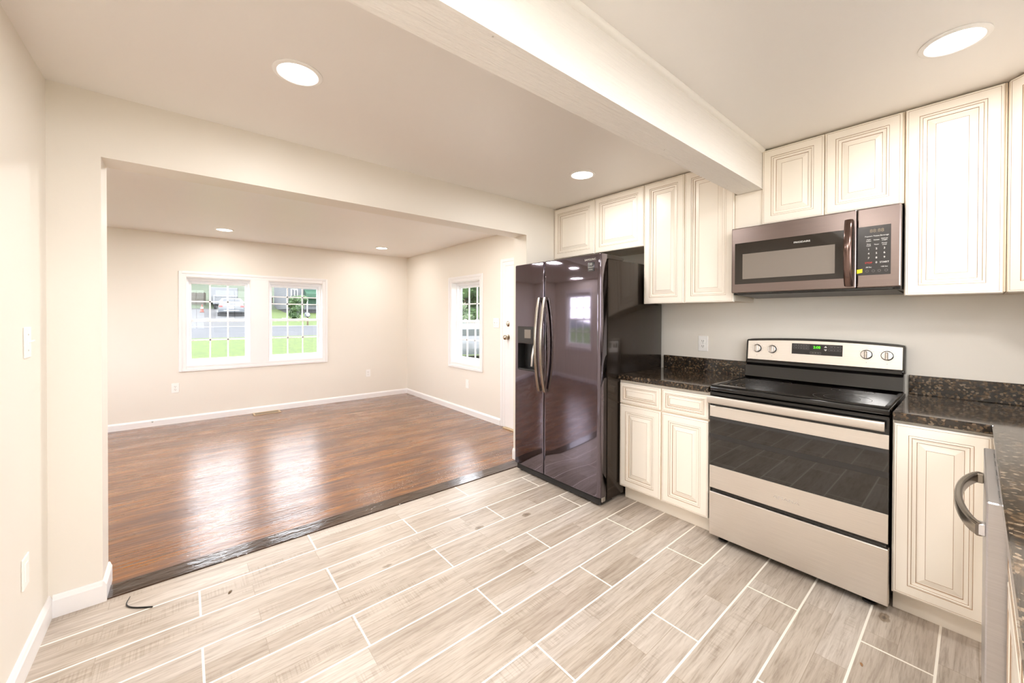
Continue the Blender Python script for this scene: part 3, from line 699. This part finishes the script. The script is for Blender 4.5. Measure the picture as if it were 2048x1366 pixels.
    for a, b in ((y0 + 0.004, y0 + 0.05), (y1 - 0.05, y1 - 0.004)):
        mb = MB().prism([(-0.80, a, 1.7425), (-0.80, a, 1.772), (-0.64, a, 1.772), (-0.585, a, 1.756), (-0.585, a, 1.7425)], (0, b - a, 0)); mb.build('hinge_cover', M_fridge_side, t)
    MB().box(-0.845, -0.7, y0 + 0.01, y1 - 0.01, 0.012, 0.06, 0.006).build('kick_grille', M_blackm, t)
    for yy in (y0 + 0.05, y1 - 0.05):
        MB().cyl((-0.80, yy, 0.0005), (0, 0, 1), 0.026, 0.02, 16).build('leveling_foot', M_foot, t)
    MB().box(-0.83, -0.79, y0 + 0.002, y0 + 0.02, 0.03, 0.066, 0.004).build('lower_hinge', M_screw, t)
fridge()

# ------------------------------------------------------------------ range
def kitchen_range():
    y0, y1, xf = 0.005, 0.785, -0.655
    yc = (y0 + y1) / 2
    t = thing('kitchen_range', 'stainless electric range with black glass cooktop and oven window', 'range', (-0.33, yc, 0))
    MB().box(-0.615, -0.022, y0 + 0.003, y1 - 0.003, 0.03, 0.892, 0.003).build('body', M_black, t)
    # cooktop: rimmed black frame with a glass inset
    bm = MB().box(-0.655, -0.06, y0, y1, 0.893, 0.922, 0.006, seg=2)
    ct = bm.build('cooktop', M_black, t, 40)
    mb = MB()
    for a in ((-0.650, -0.63, y0 + 0.004, y1 - 0.004), (-0.105, -0.085, y0 + 0.004, y1 - 0.004), (-0.63, -0.105, y0 + 0.004, y0 + 0.022), (-0.63, -0.105, y1 - 0.022, y1 - 0.004)): mb.box(*a, 0.921, 0.930, 0.003)
    mb.build('cooktop_rim', M_black, ct)
    MB().box(-0.6305, -0.1045, y0 + 0.0215, y1 - 0.0215, 0.9215, 0.9245).build('glass_surface', M_glass_black, ct)
    for (x, y, r) in ((-0.50, 0.20, 0.115), (-0.50, 0.60, 0.09), (-0.23, 0.20, 0.09), (-0.23, 0.60, 0.115)):
        for rr in (r, r * 0.62): MB().lathe((x, y, 0.9246), (0, 0, 1), [(rr, 0), (rr, 0.0002), (rr + 0.0015, 0.0002), (rr + 0.0015, 0)], 40, cap=False).build('burner_ring', M_ink_b, ct)
    # riser and backguard with an arched top
    rz = MB().prism([(-0.104, y0 + 0.006, 0.9225), (-0.118, y0 + 0.006, 0.935), (-0.108, y0 + 0.006, 1.008), (-0.09, y0 + 0.006, 1.022), (-0.03, y0 + 0.006, 1.022), (-0.03, y0 + 0.006, 0.9225)], (0, y1 - y0 - 0.012, 0))
    rz.build('riser', M_black, t)
    n = 24; prof = []
    def ztop(y, base, arch, cr=0.012):
        u = (y - yc) / ((y1 - y0) / 2); z = base + arch * (1 - u * u)
        e = min(y - y0, y1 - y); return z - (cr - math.sqrt(max(0, cr * cr - (cr - min(e, cr)) ** 2)))
    def panel(name, ya, yb, zb, base, arch, xa, xb, m, cr=0.012, tilt=0.0):
        ys = [ya + (yb - ya) * i / n for i in range(n + 1)]; ys = sorted(set(ys + [ya + 0.003, ya + 0.006, yb - 0.003, yb - 0.006]))
        poly = [(ya, zb), (yb, zb)] + [(y, ztop(y, base, arch, cr)) for y in reversed(ys)]
        mb = MB(); k = len(poly); vs = [(xa + tilt * (z - zb), y, z) for y, z in poly] + [(xb, y, z) for y, z in poly]
        mb.add(vs, [[i, (i + 1) % k, k + (i + 1) % k, k + i] for i in range(k)] + [list(range(k)), list(range(k, 2 * k))]); return mb.build(name, m, t)
    bg_ = panel('backguard', y0, y1, 1.026, 1.182, 0.016, -0.086, -0.022, M_black, 0.014, 0.12)
    MB().box(-0.105, -0.03, y0 + 0.004, y1 - 0.004, 1.018, 1.046, 0.008, seg=2).build('vent_lip', M_black, bg_)
    cp = panel('control_panel', y0 + 0.012, y1 - 0.012, 1.048, 1.168, 0.016, -0.090, -0.07, M_steel, 0.004, 0.12)
    X = lambda z: -0.0905 + 0.12 * (z - 1.048)
    for y, z in ((0.718, 1.122), (0.630, 1.121), (0.163, 1.121), (0.077, 1.120)):
        kx = X(z)
        MB().lathe((kx, y, z), (-1, 0, 0.12), [(0.0265, 0.0005), (0.0265, 0.004), (0.022, 0.006)], 32).build('knob_bezel', M_black, cp, 40)
        kb = MB().lathe((kx - 0.004, y, z), (-1, 0, 0.12), [(0.0225, 0), (0.0225, 0.014), (0.021, 0.017), (0.0, 0.0175)], 32).build('knob', M_chrome, t, 40)
        mb = MB().box(kx - 0.034, kx - 0.016, y - 0.0065, y + 0.0065, z - 0.0215, z + 0.0215, 0.003); mb.build('knob_grip', M_steel_lt, kb)
        dots = MB()
        for i in range(10):
            a_ = rad(-60 + i * 30 + 90); dots.box(X(z) - 0.0008, X(z) + 0.001, y + 0.034 * math.cos(a_) - 0.001, y + 0.034 * math.cos(a_) + 0.001, z + 0.034 * math.sin(a_) - 0.001, z + 0.034 * math.sin(a_) + 0.001)
        dots.box(X(z - .046) - 0.0008, X(z - .046) + 0.001, y - 0.0015, y + 0.0015, z - 0.047, z - 0.044)
        dots.build('dial_mark', M_ink_g, cp)
    dx = X(1.135)
    dp = MB().prism([(X(1.100) - 0.001, 0.269, 1.100), (X(1.166) - 0.001, 0.269, 1.166), (X(1.166) + 0.003, 0.269, 1.166), (X(1.100) + 0.003, 0.269, 1.100)], (0, 0.252, 0)).build('display_panel', M_panel, cp)
    V = Vector((0.12, 0, 1)).normalized(); Un = Vector((0, -1, 0))
    text('clock_digits', '2:08', 0.021, (X(1.146) - 0.0018, 0.392, 1.146), Un, V, M_seg, cp)
    # touch keys: outlined pads
    def key(yc_, zc, w_, h):
        mb = MB()
        for (a, b, c, d) in ((yc_ - w_ / 2, yc_ + w_ / 2, zc - h / 2, zc - h / 2 + 0.0012), (yc_ - w_ / 2, yc_ + w_ / 2, zc + h / 2 - 0.0012, zc + h / 2), (yc_ - w_ / 2, yc_ - w_ / 2 + 0.0012, zc - h / 2, zc + h / 2), (yc_ + w_ / 2 - 0.0012, yc_ + w_ / 2, zc - h / 2, zc + h / 2)):
            mb.box(X(zc) - 0.0022, X(zc) - 0.0008, a, b, c, d)
        mb.box(X(zc) - 0.0022, X(zc) - 0.0008, yc_ - w_ * 0.22, yc_ + w_ * 0.22, zc - 0.0012, zc + 0.0012)
        mb.build('touch_key', M_ink_g, cp)
    for zc in (1.155, 1.138):
        for yy in (0.498, 0.471, 0.444): key(yy, zc, 0.026, 0.0125)
    for zc in (1.152, 1.134):
        for yy in (0.321, 0.290): key(yy, zc, 0.029, 0.012)
    for yy in (0.412, 0.384): key(yy, 1.112, 0.026, 0.0125)
    for zc, s in ((1.152, 1), (1.132, -1)):
        MB().add([(X(zc) - 0.0018, 0.349 + 0.008, zc - s * 0.005), (X(zc) - 0.0018, 0.349 - 0.008, zc - s * 0.005), (X(zc) - 0.0018, 0.349, zc + s * 0.006)], [[0, 1, 2]]).build('arrow_mark', M_ink_w, cp)
    # oven door
    od = MB().box(xf, -0.617, y0 + 0.002, y1 - 0.002, 0.316, 0.888, 0.003).build('oven_door', M_black, t)
    MB().box(xf - 0.002, xf + 0.004, y0 + 0.003, y1 - 0.003, 0.742, 0.806, 0.001).build('upper_trim', M_steel, od)
    lt = MB().box(xf - 0.002, xf + 0.004, y0 + 0.003, y1 - 0.003, 0.318, 0.450, 0.001).build('lower_trim', M_steel, od)
    MB().box(xf - 0.002, xf + 0.002, y0 + 0.003, y1 - 0.003, 0.451, 0.741, 0.0008).build('oven_window', M_glass_black, od)
    MB().box(xf - 0.0026, xf + 0.0005, y0 + 0.003, y1 - 0.003, 0.612, 0.640, 0.0004).build('window_band', M_panel, od)
    hd = MB().sweep([(xf - 0.034, y0 + 0.014, 0.848), (xf - 0.038, yc, 0.848), (xf - 0.034, y1 - 0.003, 0.848)], 0.022, 0.011, (0, 0, 1), 20, power=4).build('handle', M_steel_lt, od, 45)
    for y in (y0 + 0.03, y1 - 0.03): MB().box(xf - 0.03, xf, y - 0.014, y + 0.014, 0.836, 0.862, 0.003).build('handle_mount', M_black, od)
    text('logo', 'AMANA', 0.022, (xf - 0.0021, yc, 0.377), (0, -1, 0), (0, 0, 1), M_chrome, od, sx=1.5)
    dr = MB().box(xf - 0.003, -0.617, y0 + 0.001, y1 - 0.002, 0.037, 0.293, 0.003).build('storage_drawer', M_steel, t)
    MB().box(-0.640, -0.612, y0 + 0.01, y1 - 0.01, 0.294, 0.3155, 0.001).build('drawer_gap', M_black, t)
    for y in (y0 + 0.07, y1 - 0.06):
        MB().lathe((-0.60, y, 0.0005), (0, 0, 1), [(0.026, 0), (0.024, 0.008), (0.012, 0.012), (0.012, 0.032)], 16).build('leveling_foot', M_foot, t)
kitchen_range()

# ------------------------------------------------------------------ over-the-range microwave
def microwave():
    y0, y1, xf, z0, z1 = -0.0035, 0.757, -0.420, 1.483, 1.885
    ys = 0.159
    t = thing('microwave', 'over-the-range microwave in warm grey stainless with a bowed dark handle', 'microwave', (-0.2, 0.38, z0))
    MB().box(-0.388, -0.0008, y0 + 0.002, y1 - 0.002, 1.472, 1.889, 0.003).build('body', M_blackm, t)
    dr = MB().box(xf, -0.389, ys + 0.001, y1, z0, z1, 0.005, seg=2).build('door', M_mw, t)
    ps = MB().box(xf, -0.389, y0, ys - 0.001, z0, z1, 0.006, seg=2).build('panel_surround', M_mw, t)
    gl = MB().box(xf - 0.001, xf + 0.004, 0.172, 0.737, 1.536, 1.790, 0.0015).build('door_glass', M_mwglass, dr)
    MB().box(xf - 0.0016, xf + 0.002, 0.246, 0.693, 1.566, 1.720, 0.0004).build('screen', M_glass_grey, gl)
    text('logo', 'FRIGIDAIRE', 0.0135, (xf - 0.0012, 0.391, 1.754), (0, -1, 0), (0, 0, 1), M_ink_w, dr, sx=1.12)
    cp = MB().box(xf - 0.001, xf + 0.004, 0.029, ys - 0.0015, 1.543, 1.794, 0.004).build('control_panel', M_panel, ps)
    pts = []
    for i in range(25):
        u = i / 24 * 2 - 1; pts.append((xf - 0.010 - 0.034 * (1 - u * u) ** 0.8, 0.188, 1.665 + u * 0.168))
    MB().sweep(pts, 0.0175, 0.010, (0, 1, 0), 18, power=2.6).build('handle', M_mwh, dr, 50)
    X = xf - 0.0011
    def tx(s, y, z, size, m=M_ink_w, sx=1.0): return text('key_print', s, size, (X, y, z), (0, -1, 0), (0, 0, 1), m, cp, sx=sx)
    tx('88:88', 0.083, 1.765, 0.024, M_ink_d)
    c3 = (0.113, 0.084, 0.055)
    rows = [(1.740, ('Popcorn', 'Potato', 'Beverage'), 0.0085), (1.720, ('Melt/\nSoften', 'Reheat', 'Defrost\nweight'), 0.0075), (1.697, ('Time\nCook', 'Timer', 'Power\nLevel'), 0.0075)]
    for z, ws, sz in rows:
        for y, s in zip(c3, ws): tx(s, y, z, sz)
    for r, ds in enumerate(('123', '456', '789')):
        for y, d in zip(c3, ds): tx(d, y, 1.676 - r * 0.0225, 0.013)
    tx('STOP', 0.113, 1.607, 0.0115, M_ink_r); tx('0', 0.084, 1.607, 0.013); tx('START', 0.055, 1.607, 0.0115)
    tx('-30 Sec', 0.113, 1.585, 0.008); tx('+30 Sec', 0.055, 1.585, 0.008)
    mb = MB()
    for y in (0.118, 0.095, 0.073, 0.048): mb.lathe((X + 0.0004, y, 1.566), (-1, 0, 0), [(0.0058, 0), (0.0058, 0.0006), (0.0048, 0.0006), (0.0048, 0)], 20, cap=False)
    mb.build('icon_print', M_ink_g, cp)
    s = MB().prism([(X - 0.0002, 0.157, 1.556), (X - 0.0002, 0.157, 1.576), (X - 0.0002, 0.136, 1.579), (X - 0.0002, 0.136, 1.560)], (-0.0006, 0, 0)).build('sticker', M_yel, ps)
    # underside: vent slots and light strip
    mb = MB().prism([(-0.400, y0 + 0.02, 1.482), (-0.37, y0 + 0.02, 1.4715), (-0.03, y0 + 0.02, 1.460), (-0.03, y0 + 0.02, 1.471), (-0.37, y0 + 0.02, 1.482)], (0, y1 - y0 - 0.04, 0)); mb.build('underside_vent', M_ink_g, t)
    MB().box(-0.398, -0.380, y0 + 0.03, y1 - 0.03, 1.474, 1.4835).build('front_vent', M_black, t)
microwave()

# ------------------------------------------------------------------ dishwasher, standing proud of the run
def dishwasher():
    x0, x1, yf = -1.522, -0.888, -0.259
    t = thing('dishwasher', 'stainless dishwasher with a bowed bar handle under the granite counter, seen edge-on', 'dishwasher', ((x0 + x1) / 2, -0.5, 0))
    MB().box(x0 + 0.004, x1 - 0.004, -0.9, -0.318, 0.02, 0.866, 0.002).build('body', M_blackm, t)
    dr = MB().box(x0, x1, -0.313, yf, 0.10, 0.872, 0.003).build('door', M_steel_dw, t)
    mb = MB()
    for i in range(5): mb.box(x0 + 0.06 + i * 0.11, x0 + 0.12 + i * 0.11, -0.298, -0.280, 0.8722, 0.8728)
    mb.build('top_control', M_ink_g, dr)
    pts = []
    for i in range(25):
        u = i / 24 * 2 - 1; pts.append((-1.225 + u * 0.262, yf + 0.010 + 0.042 * (1 - u * u) ** 0.75, 0.785))
    hd = MB().sweep(pts, 0.017, 0.009, (0, 0, 1), 16, power=4).build('handle', M_handle, dr, 45)
    for x, m in ((-1.475, M_chrome), (-0.975, M_handle)): MB().box(x - 0.013, x + 0.013, yf - 0.001, yf + 0.02, 0.769, 0.801, 0.003).build('handle_mount', m, dr)
    MB().box(x0 + 0.01, x1 - 0.01, -0.40, -0.36, 0.0005, 0.098).build('toe_panel', M_black, t)
    MB().box(x0 - 0.0012, x0 - 0.0001, -0.305, -0.290, 0.40, 0.42, 0.0004).build('side_clip', M_ink_w, dr)
M_steel_dw = brushed('dishwasher_stainless', (214, 212, 214), 0.34, (2, 2, 150), 0.06)
dishwasher()
# filler stile between the corner cabinet and the dishwasher
f = MB().box(-0.884, -0.6425, -0.33, YD - 0.012, 0.1, 0.878, 0.001).build('cabinet_filler', M_cab); tag(f, 'narrow cream filler in the corner between dishwasher and single-door base cabinet', 'filler panel')
f2 = MB().box(-0.884, -0.57, -0.36, -0.345, 0.0005, 0.099).build('toe_kick_board', M_cab); tag(f2, 'cream toe kick board in the dark corner beside the dishwasher', 'toe kick')

# ------------------------------------------------------------------ bits on the tile floor
pts = []
for i in range(15):
    a_ = i / 14; pts.append((-3.262 + 0.085 * a_ - 0.045 * math.sin(a_ * math.pi) * (1 - 0.3 * a_), 2.322 - 0.155 * a_ ** 0.8, 0.0035))
o = MB().sweep(pts, 0.0028, 0.0022, (0, 0, 1), 8, taper=[0.5 + min(1, i / 5) * 0.7 for i in range(15)]).build('cable_tie', M_blackm, None, 50)
tag(o, 'curved black plastic scrap lying on the tile by the opening', 'scrap')
def leaf(label, x, y, s, ang, m):
    mb = MB(); n = 12; vs = [(0, 0, 0.004)]
    for i in range(n):
        a_ = 2 * math.pi * i / n; px, py = s * math.cos(a_), s * 0.42 * math.sin(a_); vs.append((px, py, 0.0012 + 0.002 * abs(math.sin(a_))))
    rot = Matrix.Rotation(rad(ang), 3, 'Z'); vs = [rot @ Vector(v) + Vector((x, y, 0)) for v in vs]
    mb.add(vs, [[0, 1 + i, 1 + (i + 1) % n] for i in range(n)]); mb.add([v - Vector((0, 0, 0.001)) for v in vs[1:]], [list(range(n))])
    tag(mb.build('leaf_scrap', m), label, 'debris', 'specks of debris on the tile')
M_leaf = mat('dry_leaf', (92, 74, 52), 0.7); M_leaf2 = mat('tan_chip', (150, 112, 76), 0.7)
leaf('small dry brown leaf on the tile in front of the opening', -2.897, 2.062, 0.014, 60, M_leaf)
leaf('tan speck of debris on the tile before the range foot', -1.075, 0.035, 0.010, 20, M_leaf2)

# ------------------------------------------------------------------ outdoors
def gz(y): return -0.4 if y < 20.3 else (-0.4 + 0.092 * (y - 20.3) if y < 46 else 1.964 + 0.2 * (y - 46))
def noisy(name, a, b, scale, rough=0.9, c=None):
    m = mat(name, a, rough); t = NT(m); f = t.noise(t.coords(), scale, 5, 0.65)
    t.color(t.ramp(f, [(0.3, a), (0.7, b)] if c is None else [(0.3, a), (0.55, b), (0.75, c)])); return m
M_grass = noisy('lawn_green', (36, 54, 8), (58, 74, 12), 5.0, 0.95, (72, 82, 22))
M_road = noisy('asphalt', (46, 48, 52), (52, 54, 58), 1.5)
M_drive = noisy('concrete_drive', (48, 49, 51), (55, 55, 55), 1.2)
M_hill = noisy('meadow_hill', (44, 56, 36), (56, 66, 44), 1.2)
def ground(name, x0, x1, y0, y1, m, lift=0.0, nx=2, kind='structure'):
    ys = sorted({y0, y1, *[y for y in (20.3, 46) if y0 < y < y1], *[y0 + (y1 - y0) * i / 8 for i in range(9)]}); mb = MB()
    for i in range(len(ys) - 1):
        a, b = ys[i], ys[i + 1]; mb.add([(x0, a, gz(a) + lift), (x1, a, gz(a) + lift), (x1, b, gz(b) + lift), (x0, b, gz(b) + lift)], [[0, 1, 2, 3]])
    o = mb.build(name, m); o['kind'] = kind; return o
ground('ground_lawn', -40, 60, 6.5, 26.0, M_grass)
ground('ground_side_yard', 0.3, 60, -20, 6.5, M_grass)
ground('ground_left_yard', -60, -5.4, -20, 6.5, M_grass)
ground('ground_back_yard', -5.4, 0.3, -30, -1.3, M_drive)
ground('ground_road', -40, 60, 26.0, 31.0, M_road)
ground('ground_verge', 1.6, 60, 31.0, 46, M_grass)
ground('ground_driveway', -40, 1.6, 31.0, 46, M_drive)
ground('ground_hill', -40, 60, 46, 85, M_hill)
ground('ground_gutter', -40, 60, 30.85, 31.2, mat('gutter_dark', (96, 100, 104), 0.8), 0.012)

def foliage_mat(name, a, b, c):
    m = mat(name, a, 0.7); t = NT(m); f = t.noise(t.coords(), 1.7, 4, 0.7); t.color(t.ramp(f, [(0.3, a), (0.5, b), (0.72, c)])); return m
M_fol1 = foliage_mat('leaf_green', (30, 50, 26), (50, 74, 36), (68, 92, 46))
M_fol2 = foliage_mat('leaf_pale_green', (48, 64, 40), (66, 82, 50), (80, 96, 60))
M_bark = noisy('bark', (74, 60, 48), (104, 88, 70), 8)
def tree(name, label, cat, x, y, h, r, m, group=None, n=1500, trunk=True, zb=None, leaf_s=0.22, low=0.25):
    zb = gz(y) if zb is None else zb
    t = thing(name, label, cat, (x, y, zb), group); rnd = random.Random(int(x * 97 + y * 31))
    if trunk: MB().cyl((x, y, zb - 0.05), (0, 0, 1), max(0.05, r * 0.07), h * 0.6, 10, r2=r * 0.03).build('trunk', M_bark, t, 40)
    mb = MB(); lobes = [(rnd.uniform(-.45, .45) * r, rnd.uniform(-.45, .45) * r, rnd.uniform(low + .1, .85) * h, rnd.uniform(.45, .7) * r) for _ in range(9)]
    for i in range(n):
        lx, ly, lz, lr = rnd.choice(lobes); d = Vector((rnd.gauss(0, 1), rnd.gauss(0, 1), rnd.gauss(0, 1))).normalized() * lr * rnd.uniform(.6, 1.0)
        c = Vector((x + lx + d.x, y + ly + d.y, zb + max(0.05, min(h, lz + d.z * 0.8)))); u = Vector((rnd.gauss(0, 1), rnd.gauss(0, 1), rnd.gauss(0, 1))).normalized(); v = u.orthogonal().normalized(); s = leaf_s * rnd.uniform(.6, 1.3)
        mb.add([c - u * s, c + v * s * .55, c + u * s, c - v * s * .55], [[0, 1, 2, 3]])
    for lx, ly, lz, lr in lobes:
        bm = bmesh.new(); bmesh.ops.create_icosphere(bm, subdivisions=2, radius=lr * 0.72)
        for v in bm.verts: v.co = v.co * rnd.uniform(.85, 1.1) + Vector((x + lx, y + ly, max(zb + lr * .5, zb + lz)))
        mb.addbm(bm)
    mb.build('foliage', m, t); return t
k = 0
for (x, y, h, r, m) in [(-15 + 6.2 * q, 57 if q % 2 else 64, 7.6 + 0.8 * math.sin(q * 2.1), 2.55, (M_fol2, M_fol1, M_fol1)[q % 3] if q > 2 else M_fol2) for q in range(8)]:
    tree('roadside_tree', 'leafy green tree on the rise seen through the living room windows', 'tree', x, y, h, r, m, 'trees on the rise beyond the road', 1600, leaf_s=0.42)
for (x, y, h, r) in ((10.5, 20.5, 6.0, 2.0), (13.6, 25.3, 7.0, 2.2), (18.5, 28, 8.0, 2.6), (12.5, 16.0, 5.5, 1.8), (16.6, 21.0, 8, 2.1)):
    tree('side_yard_tree', 'dark leafy tree seen through the narrow side window', 'tree', x, y, h, r, M_fol1, 'trees beyond the side window', 1500, leaf_s=0.2, low=0.0)
tree('side_shrub', 'pale green shrub behind the white car outside the narrow window', 'shrub', 7.9, 17.3, 2.6, 1.0, M_fol2, n=1500, leaf_s=0.10, trunk=False, low=0.0)
tree('round_bush', 'big round green bush in front of the white house', 'bush', 4.15, 36, 1.9, 0.85, M_fol1, n=1700, leaf_s=0.09, trunk=False, low=0.0)

def car(label, cx, cy, zb, rot, paint, name='car'):
    """station wagon, rear facing -y before rotation"""
    t = thing(name, label, 'car', (cx, cy, zb)); R = Matrix.Rotation(rad(rot), 4, 'Z'); T = Matrix.Translation((cx, cy, zb)) @ R
    def done(mb, nm, m, par, smooth=None):
        mb.v = [tuple(T @ Vector(v)) for v in mb.v]; return mb.build(nm, m, par, smooth)
    def loft(sec):
        """sec: list of (y, halfwidth_bottom, halfwidth_top, z0, z1)"""
        mb = MB(); vs = []
        for y, wb, wt, z0, z1 in sec:
            zm = z0 + (z1 - z0) * .55; wm = max(wb, wt) * 1.02
            vs += [(-wb, y, z0), (-wm, y, zm), (-wt, y, z1), (wt, y, z1), (wm, y, zm), (wb, y, z0)]
        fs = []
        for i in range(len(sec) - 1):
            for j in range(6): fs.append([i * 6 + j, i * 6 + (j + 1) % 6, (i + 1) * 6 + (j + 1) % 6, (i + 1) * 6 + j])
        fs += [list(range(6)), [(len(sec) - 1) * 6 + j for j in range(6)]]; return mb.add(vs, fs)
    b = done(loft([(-2.15, .80, .80, .32, .80), (-2.05, .86, .82, .25, .93), (-1.2, .88, .83, .22, .95), (1.0, .88, .82, .22, .93), (1.9, .85, .76, .25, .80), (2.2, .72, .66, .34, .66)]), 'body', paint, t, 30)
    done(loft([(-2.02, .76, .62, .93, 1.0), (-1.75, .78, .60, .93, 1.42), (-1.2, .79, .61, .93, 1.46), (0.2, .79, .61, .92, 1.44), (0.95, .78, .60, .90, 1.0)]), 'cabin', paint, t, 30)
    g = MB(); g.add([(-.62, -2.0, .99), (.62, -2.0, .99), (.52, -1.80, 1.36), (-.52, -1.80, 1.36)], [[0, 1, 2, 3]]); g.v = [(x, y - .015, z) for x, y, z in g.v]; done(g, 'rear_window', M_carglass, t)
    for s in (-1, 1):
        g = MB(); g.add([(s * .785, -1.7, .98), (s * .785, .6, .98), (s * .645, .2, 1.36), (s * .645, -1.6, 1.36)], [[0, 1, 2, 3]]); done(g, 'side_window', M_carglass, t)
        done(MB().box(min(s * .58, s * .82), max(s * .58, s * .82), -2.19, -2.02, .72, .84, .01), 'tail_light', M_tail, t)
        for y in (-1.35, 1.35):
            w_ = done(MB().cyl((s * .72, y, .31), (s, 0, 0), .31, .17, 24), 'wheel', M_tire, t, 40); done(MB().cyl((s * .885, y, .31), (s, 0, 0), .17, .012, 20), 'hubcap', M_chrome, w_, 40)
    done(MB().box(-.82, .82, -2.24, -2.05, .34, .58, .02), 'bumper', M_bumper, t); done(MB().box(-.16, .16, -2.2, -2.12, .60, .71, .005), 'number_plate', M_plate, t)
    done(MB().box(-.5, .5, -2.25, -2.23, .44, .47), 'bumper_strip', M_ink_w, t)
    return t
M_carw = mat('white_car_paint', (72, 75, 78), 0.25, coat=0.6); M_carglass = mat('tinted_car_glass', (30, 36, 42), 0.2, coat=0.5); M_tail = mat('red_tail_light', (214, 44, 40), 0.3)
M_tire = mat('tire_rubber', (34, 34, 36), 0.8); M_bumper = mat('dark_bumper', (60, 66, 72), 0.5)
car('white station wagon parked tail-on up the driveway across the road', -0.08, 40.2, gz(38.6) + 0.0, -3, M_carw)
car('white car parked in the side yard right outside the narrow window', 5.6, 13.6, -0.4, 62, M_carw)
# box truck behind the wagon
t = thing('box_truck', 'white box truck standing behind the station wagon', 'truck', (0, 49, gz(46)))
zb = gz(46)
MB().box(-1.2, 0.95, 46.5, 51.0, zb + 0.55, zb + 2.05, 0.03).build('cargo_box', M_carw, t)
cb = MB().box(-1.05, 0.8, 45.1, 46.45, zb + 0.35, zb + 1.25, 0.08).build('cab', M_carw, t)
MB().box(-0.9, 0.65, 45.07, 45.1, zb + 0.75, zb + 1.15).build('windshield', M_carglass, cb)
for x in (-0.95, 0.6):
    for y in (45.7, 50.0): MB().cyl((x, y, gz(y) + 0.33), (1, 0, 0), .36, .2, 20).build('wheel', M_tire, t, 40)
# traffic cone
t = thing('traffic_cone', 'orange traffic cone on the driveway beside the fence', 'traffic cone', (-1.94, 42, gz(42)))
M_cone = mat('cone_orange', (116, 48, 28), 0.5); zc = gz(42)
MB().box(-2.1, -1.78, 41.84, 42.16, zc, zc + .04, .01).build('base', M_cone, t)
MB().lathe((-1.94, 42, zc + .04), (0, 0, 1), [(.13, 0), (.03, .62), (.0, .63)], 24).build('cone', M_cone, t, 40)
MB().lathe((-1.94, 42, zc + .3), (0, 0, 1), [(.093, 0), (.068, .14)], 24).build('reflective_collar', M_ink_w, t, 40)
# fences of upright boards
M_fence = noisy('weathered_fence_wood', (64, 60, 52), (74, 69, 60), 3.0); M_fenceb = noisy('brown_fence_wood', (52, 42, 34), (60, 50, 40), 3.0)
def fence(label, x0, x1, y, h, m):
    zb = gz(y); t = thing('board_fence', label, 'fence', ((x0 + x1) / 2, y, zb)); mb = MB(); x = x0; i = 0
    while x < x1: mb.box(x, x + .135, y, y + .02, zb, zb + h + .02 * math.sin(i * 1.7)); x += .145; i += 1
    mb.build('board_panel', m, t)
    for z in (.3, h - .3): MB().box(x0, x1, y + .02, y + .06, zb + z, zb + z + .09).build('rail', m, t)
    x = x0
    while x <= x1 + .01: MB().box(x - .05, x + .05, y + .06, y + .16, zb - .05, zb + h + .05).build('post', m, t); x += 2.4
fence('pale weathered board fence behind the orange cone', -6.4, -1.5, 48, 1.15, M_fence)
fence('brown board fence beside the corner of the white house', 2.2, 4.2, 48.6, 0.95, M_fenceb)
# house with clapboards, window and green awning
M_sid = mat('white_siding', (86, 88, 92), 0.6); tt = NT(M_sid); wv = tt.n('ShaderNodeTexWave'); wv.bands_direction = 'Z'; wv.wave_profile = 'SAW'; wv.inputs['Scale'].default_value = 1.3; tt.l(tt.coords(), wv.inputs['Vector']); tt.bump(wv.outputs['Fac'], 0.6, 0.03)
t = thing('neighbour_house', 'white clapboard house across the road with a green awning', 'house', (9.0, 45, gz(42)))
zb = gz(42)
MB().box(4.25, 14.0, 42, 48, zb + .35, zb + 3.4).build('siding_wall', M_sid, t)
MB().box(4.3, 13.95, 42.05, 47.95, zb - .5, zb + .35).build('foundation', M_drive, t)
MB().prism([(4.0, 41.7, zb + 3.4), (4.0, 48.3, zb + 3.4), (4.0, 45, zb + 5.0)], (10.3, 0, 0)).build('roof', mat('roof_shingle', (96, 92, 92), 0.8), t)
wf = MB().box(4.72, 5.30, 41.94, 42.0, zb + .95, zb + 2.3).build('window_frame', M_trim, t); MB().box(4.78, 5.24, 41.92, 41.95, zb + 1.0, zb + 2.25).build('pane', M_carglass, wf)
MB().box(5.0, 5.06, 41.90, 41.95, zb + 1.0, zb + 2.25).build('mullion', M_trim, wf)
M_awn = mat('green_awning', (32, 66, 48), 0.6)
aw = MB().prism([(5.85, 41.98, zb + 2.3), (5.85, 40.9, zb + 1.85), (5.85, 40.9, zb + 1.45), (5.85, 41.98, zb + 1.85)], (1.7, 0, 0)).build('awning', M_awn, t)
MB().box(5.9, 7.5, 41.9, 42.0, zb + .75, zb + 1.45).build('porch_panel', M_awn, t)
for x in (5.92, 7.45): MB().cyl((x, 40.95, gz(41)), (0, 0, 1), .05, zb + 1.5 - gz(41), 10).build('awning_post', M_trim, t)
# mailbox
t = thing('mailbox', 'small dark roadside mailbox on a post beside the bush', 'mailbox', (3.82, 31.5, gz(31.5))); zb = gz(31.5)
MB().box(3.83, 3.93, 31.45, 31.55, zb, zb + .62).build('post', M_bark, t)
MB().prism([(3.70 + .13 * 0, 31.3, zb + .62)] + [(3.86 + .15 * math.cos(a_), 31.3, zb + .78 + .17 * math.sin(a_)) for a_ in [math.pi - i * math.pi / 10 for i in range(11)]] + [(4.01, 31.3, zb + .62)], (0, .42, 0)).build('box', M_bumper, t, 40)
MB().lathe((3.86, 31.3, zb + .78), (0, -1, 0), [(.12, 0), (.12, .02), (.09, .03), (0, .03)], 20).build('lid', M_ink_w, t, 40)
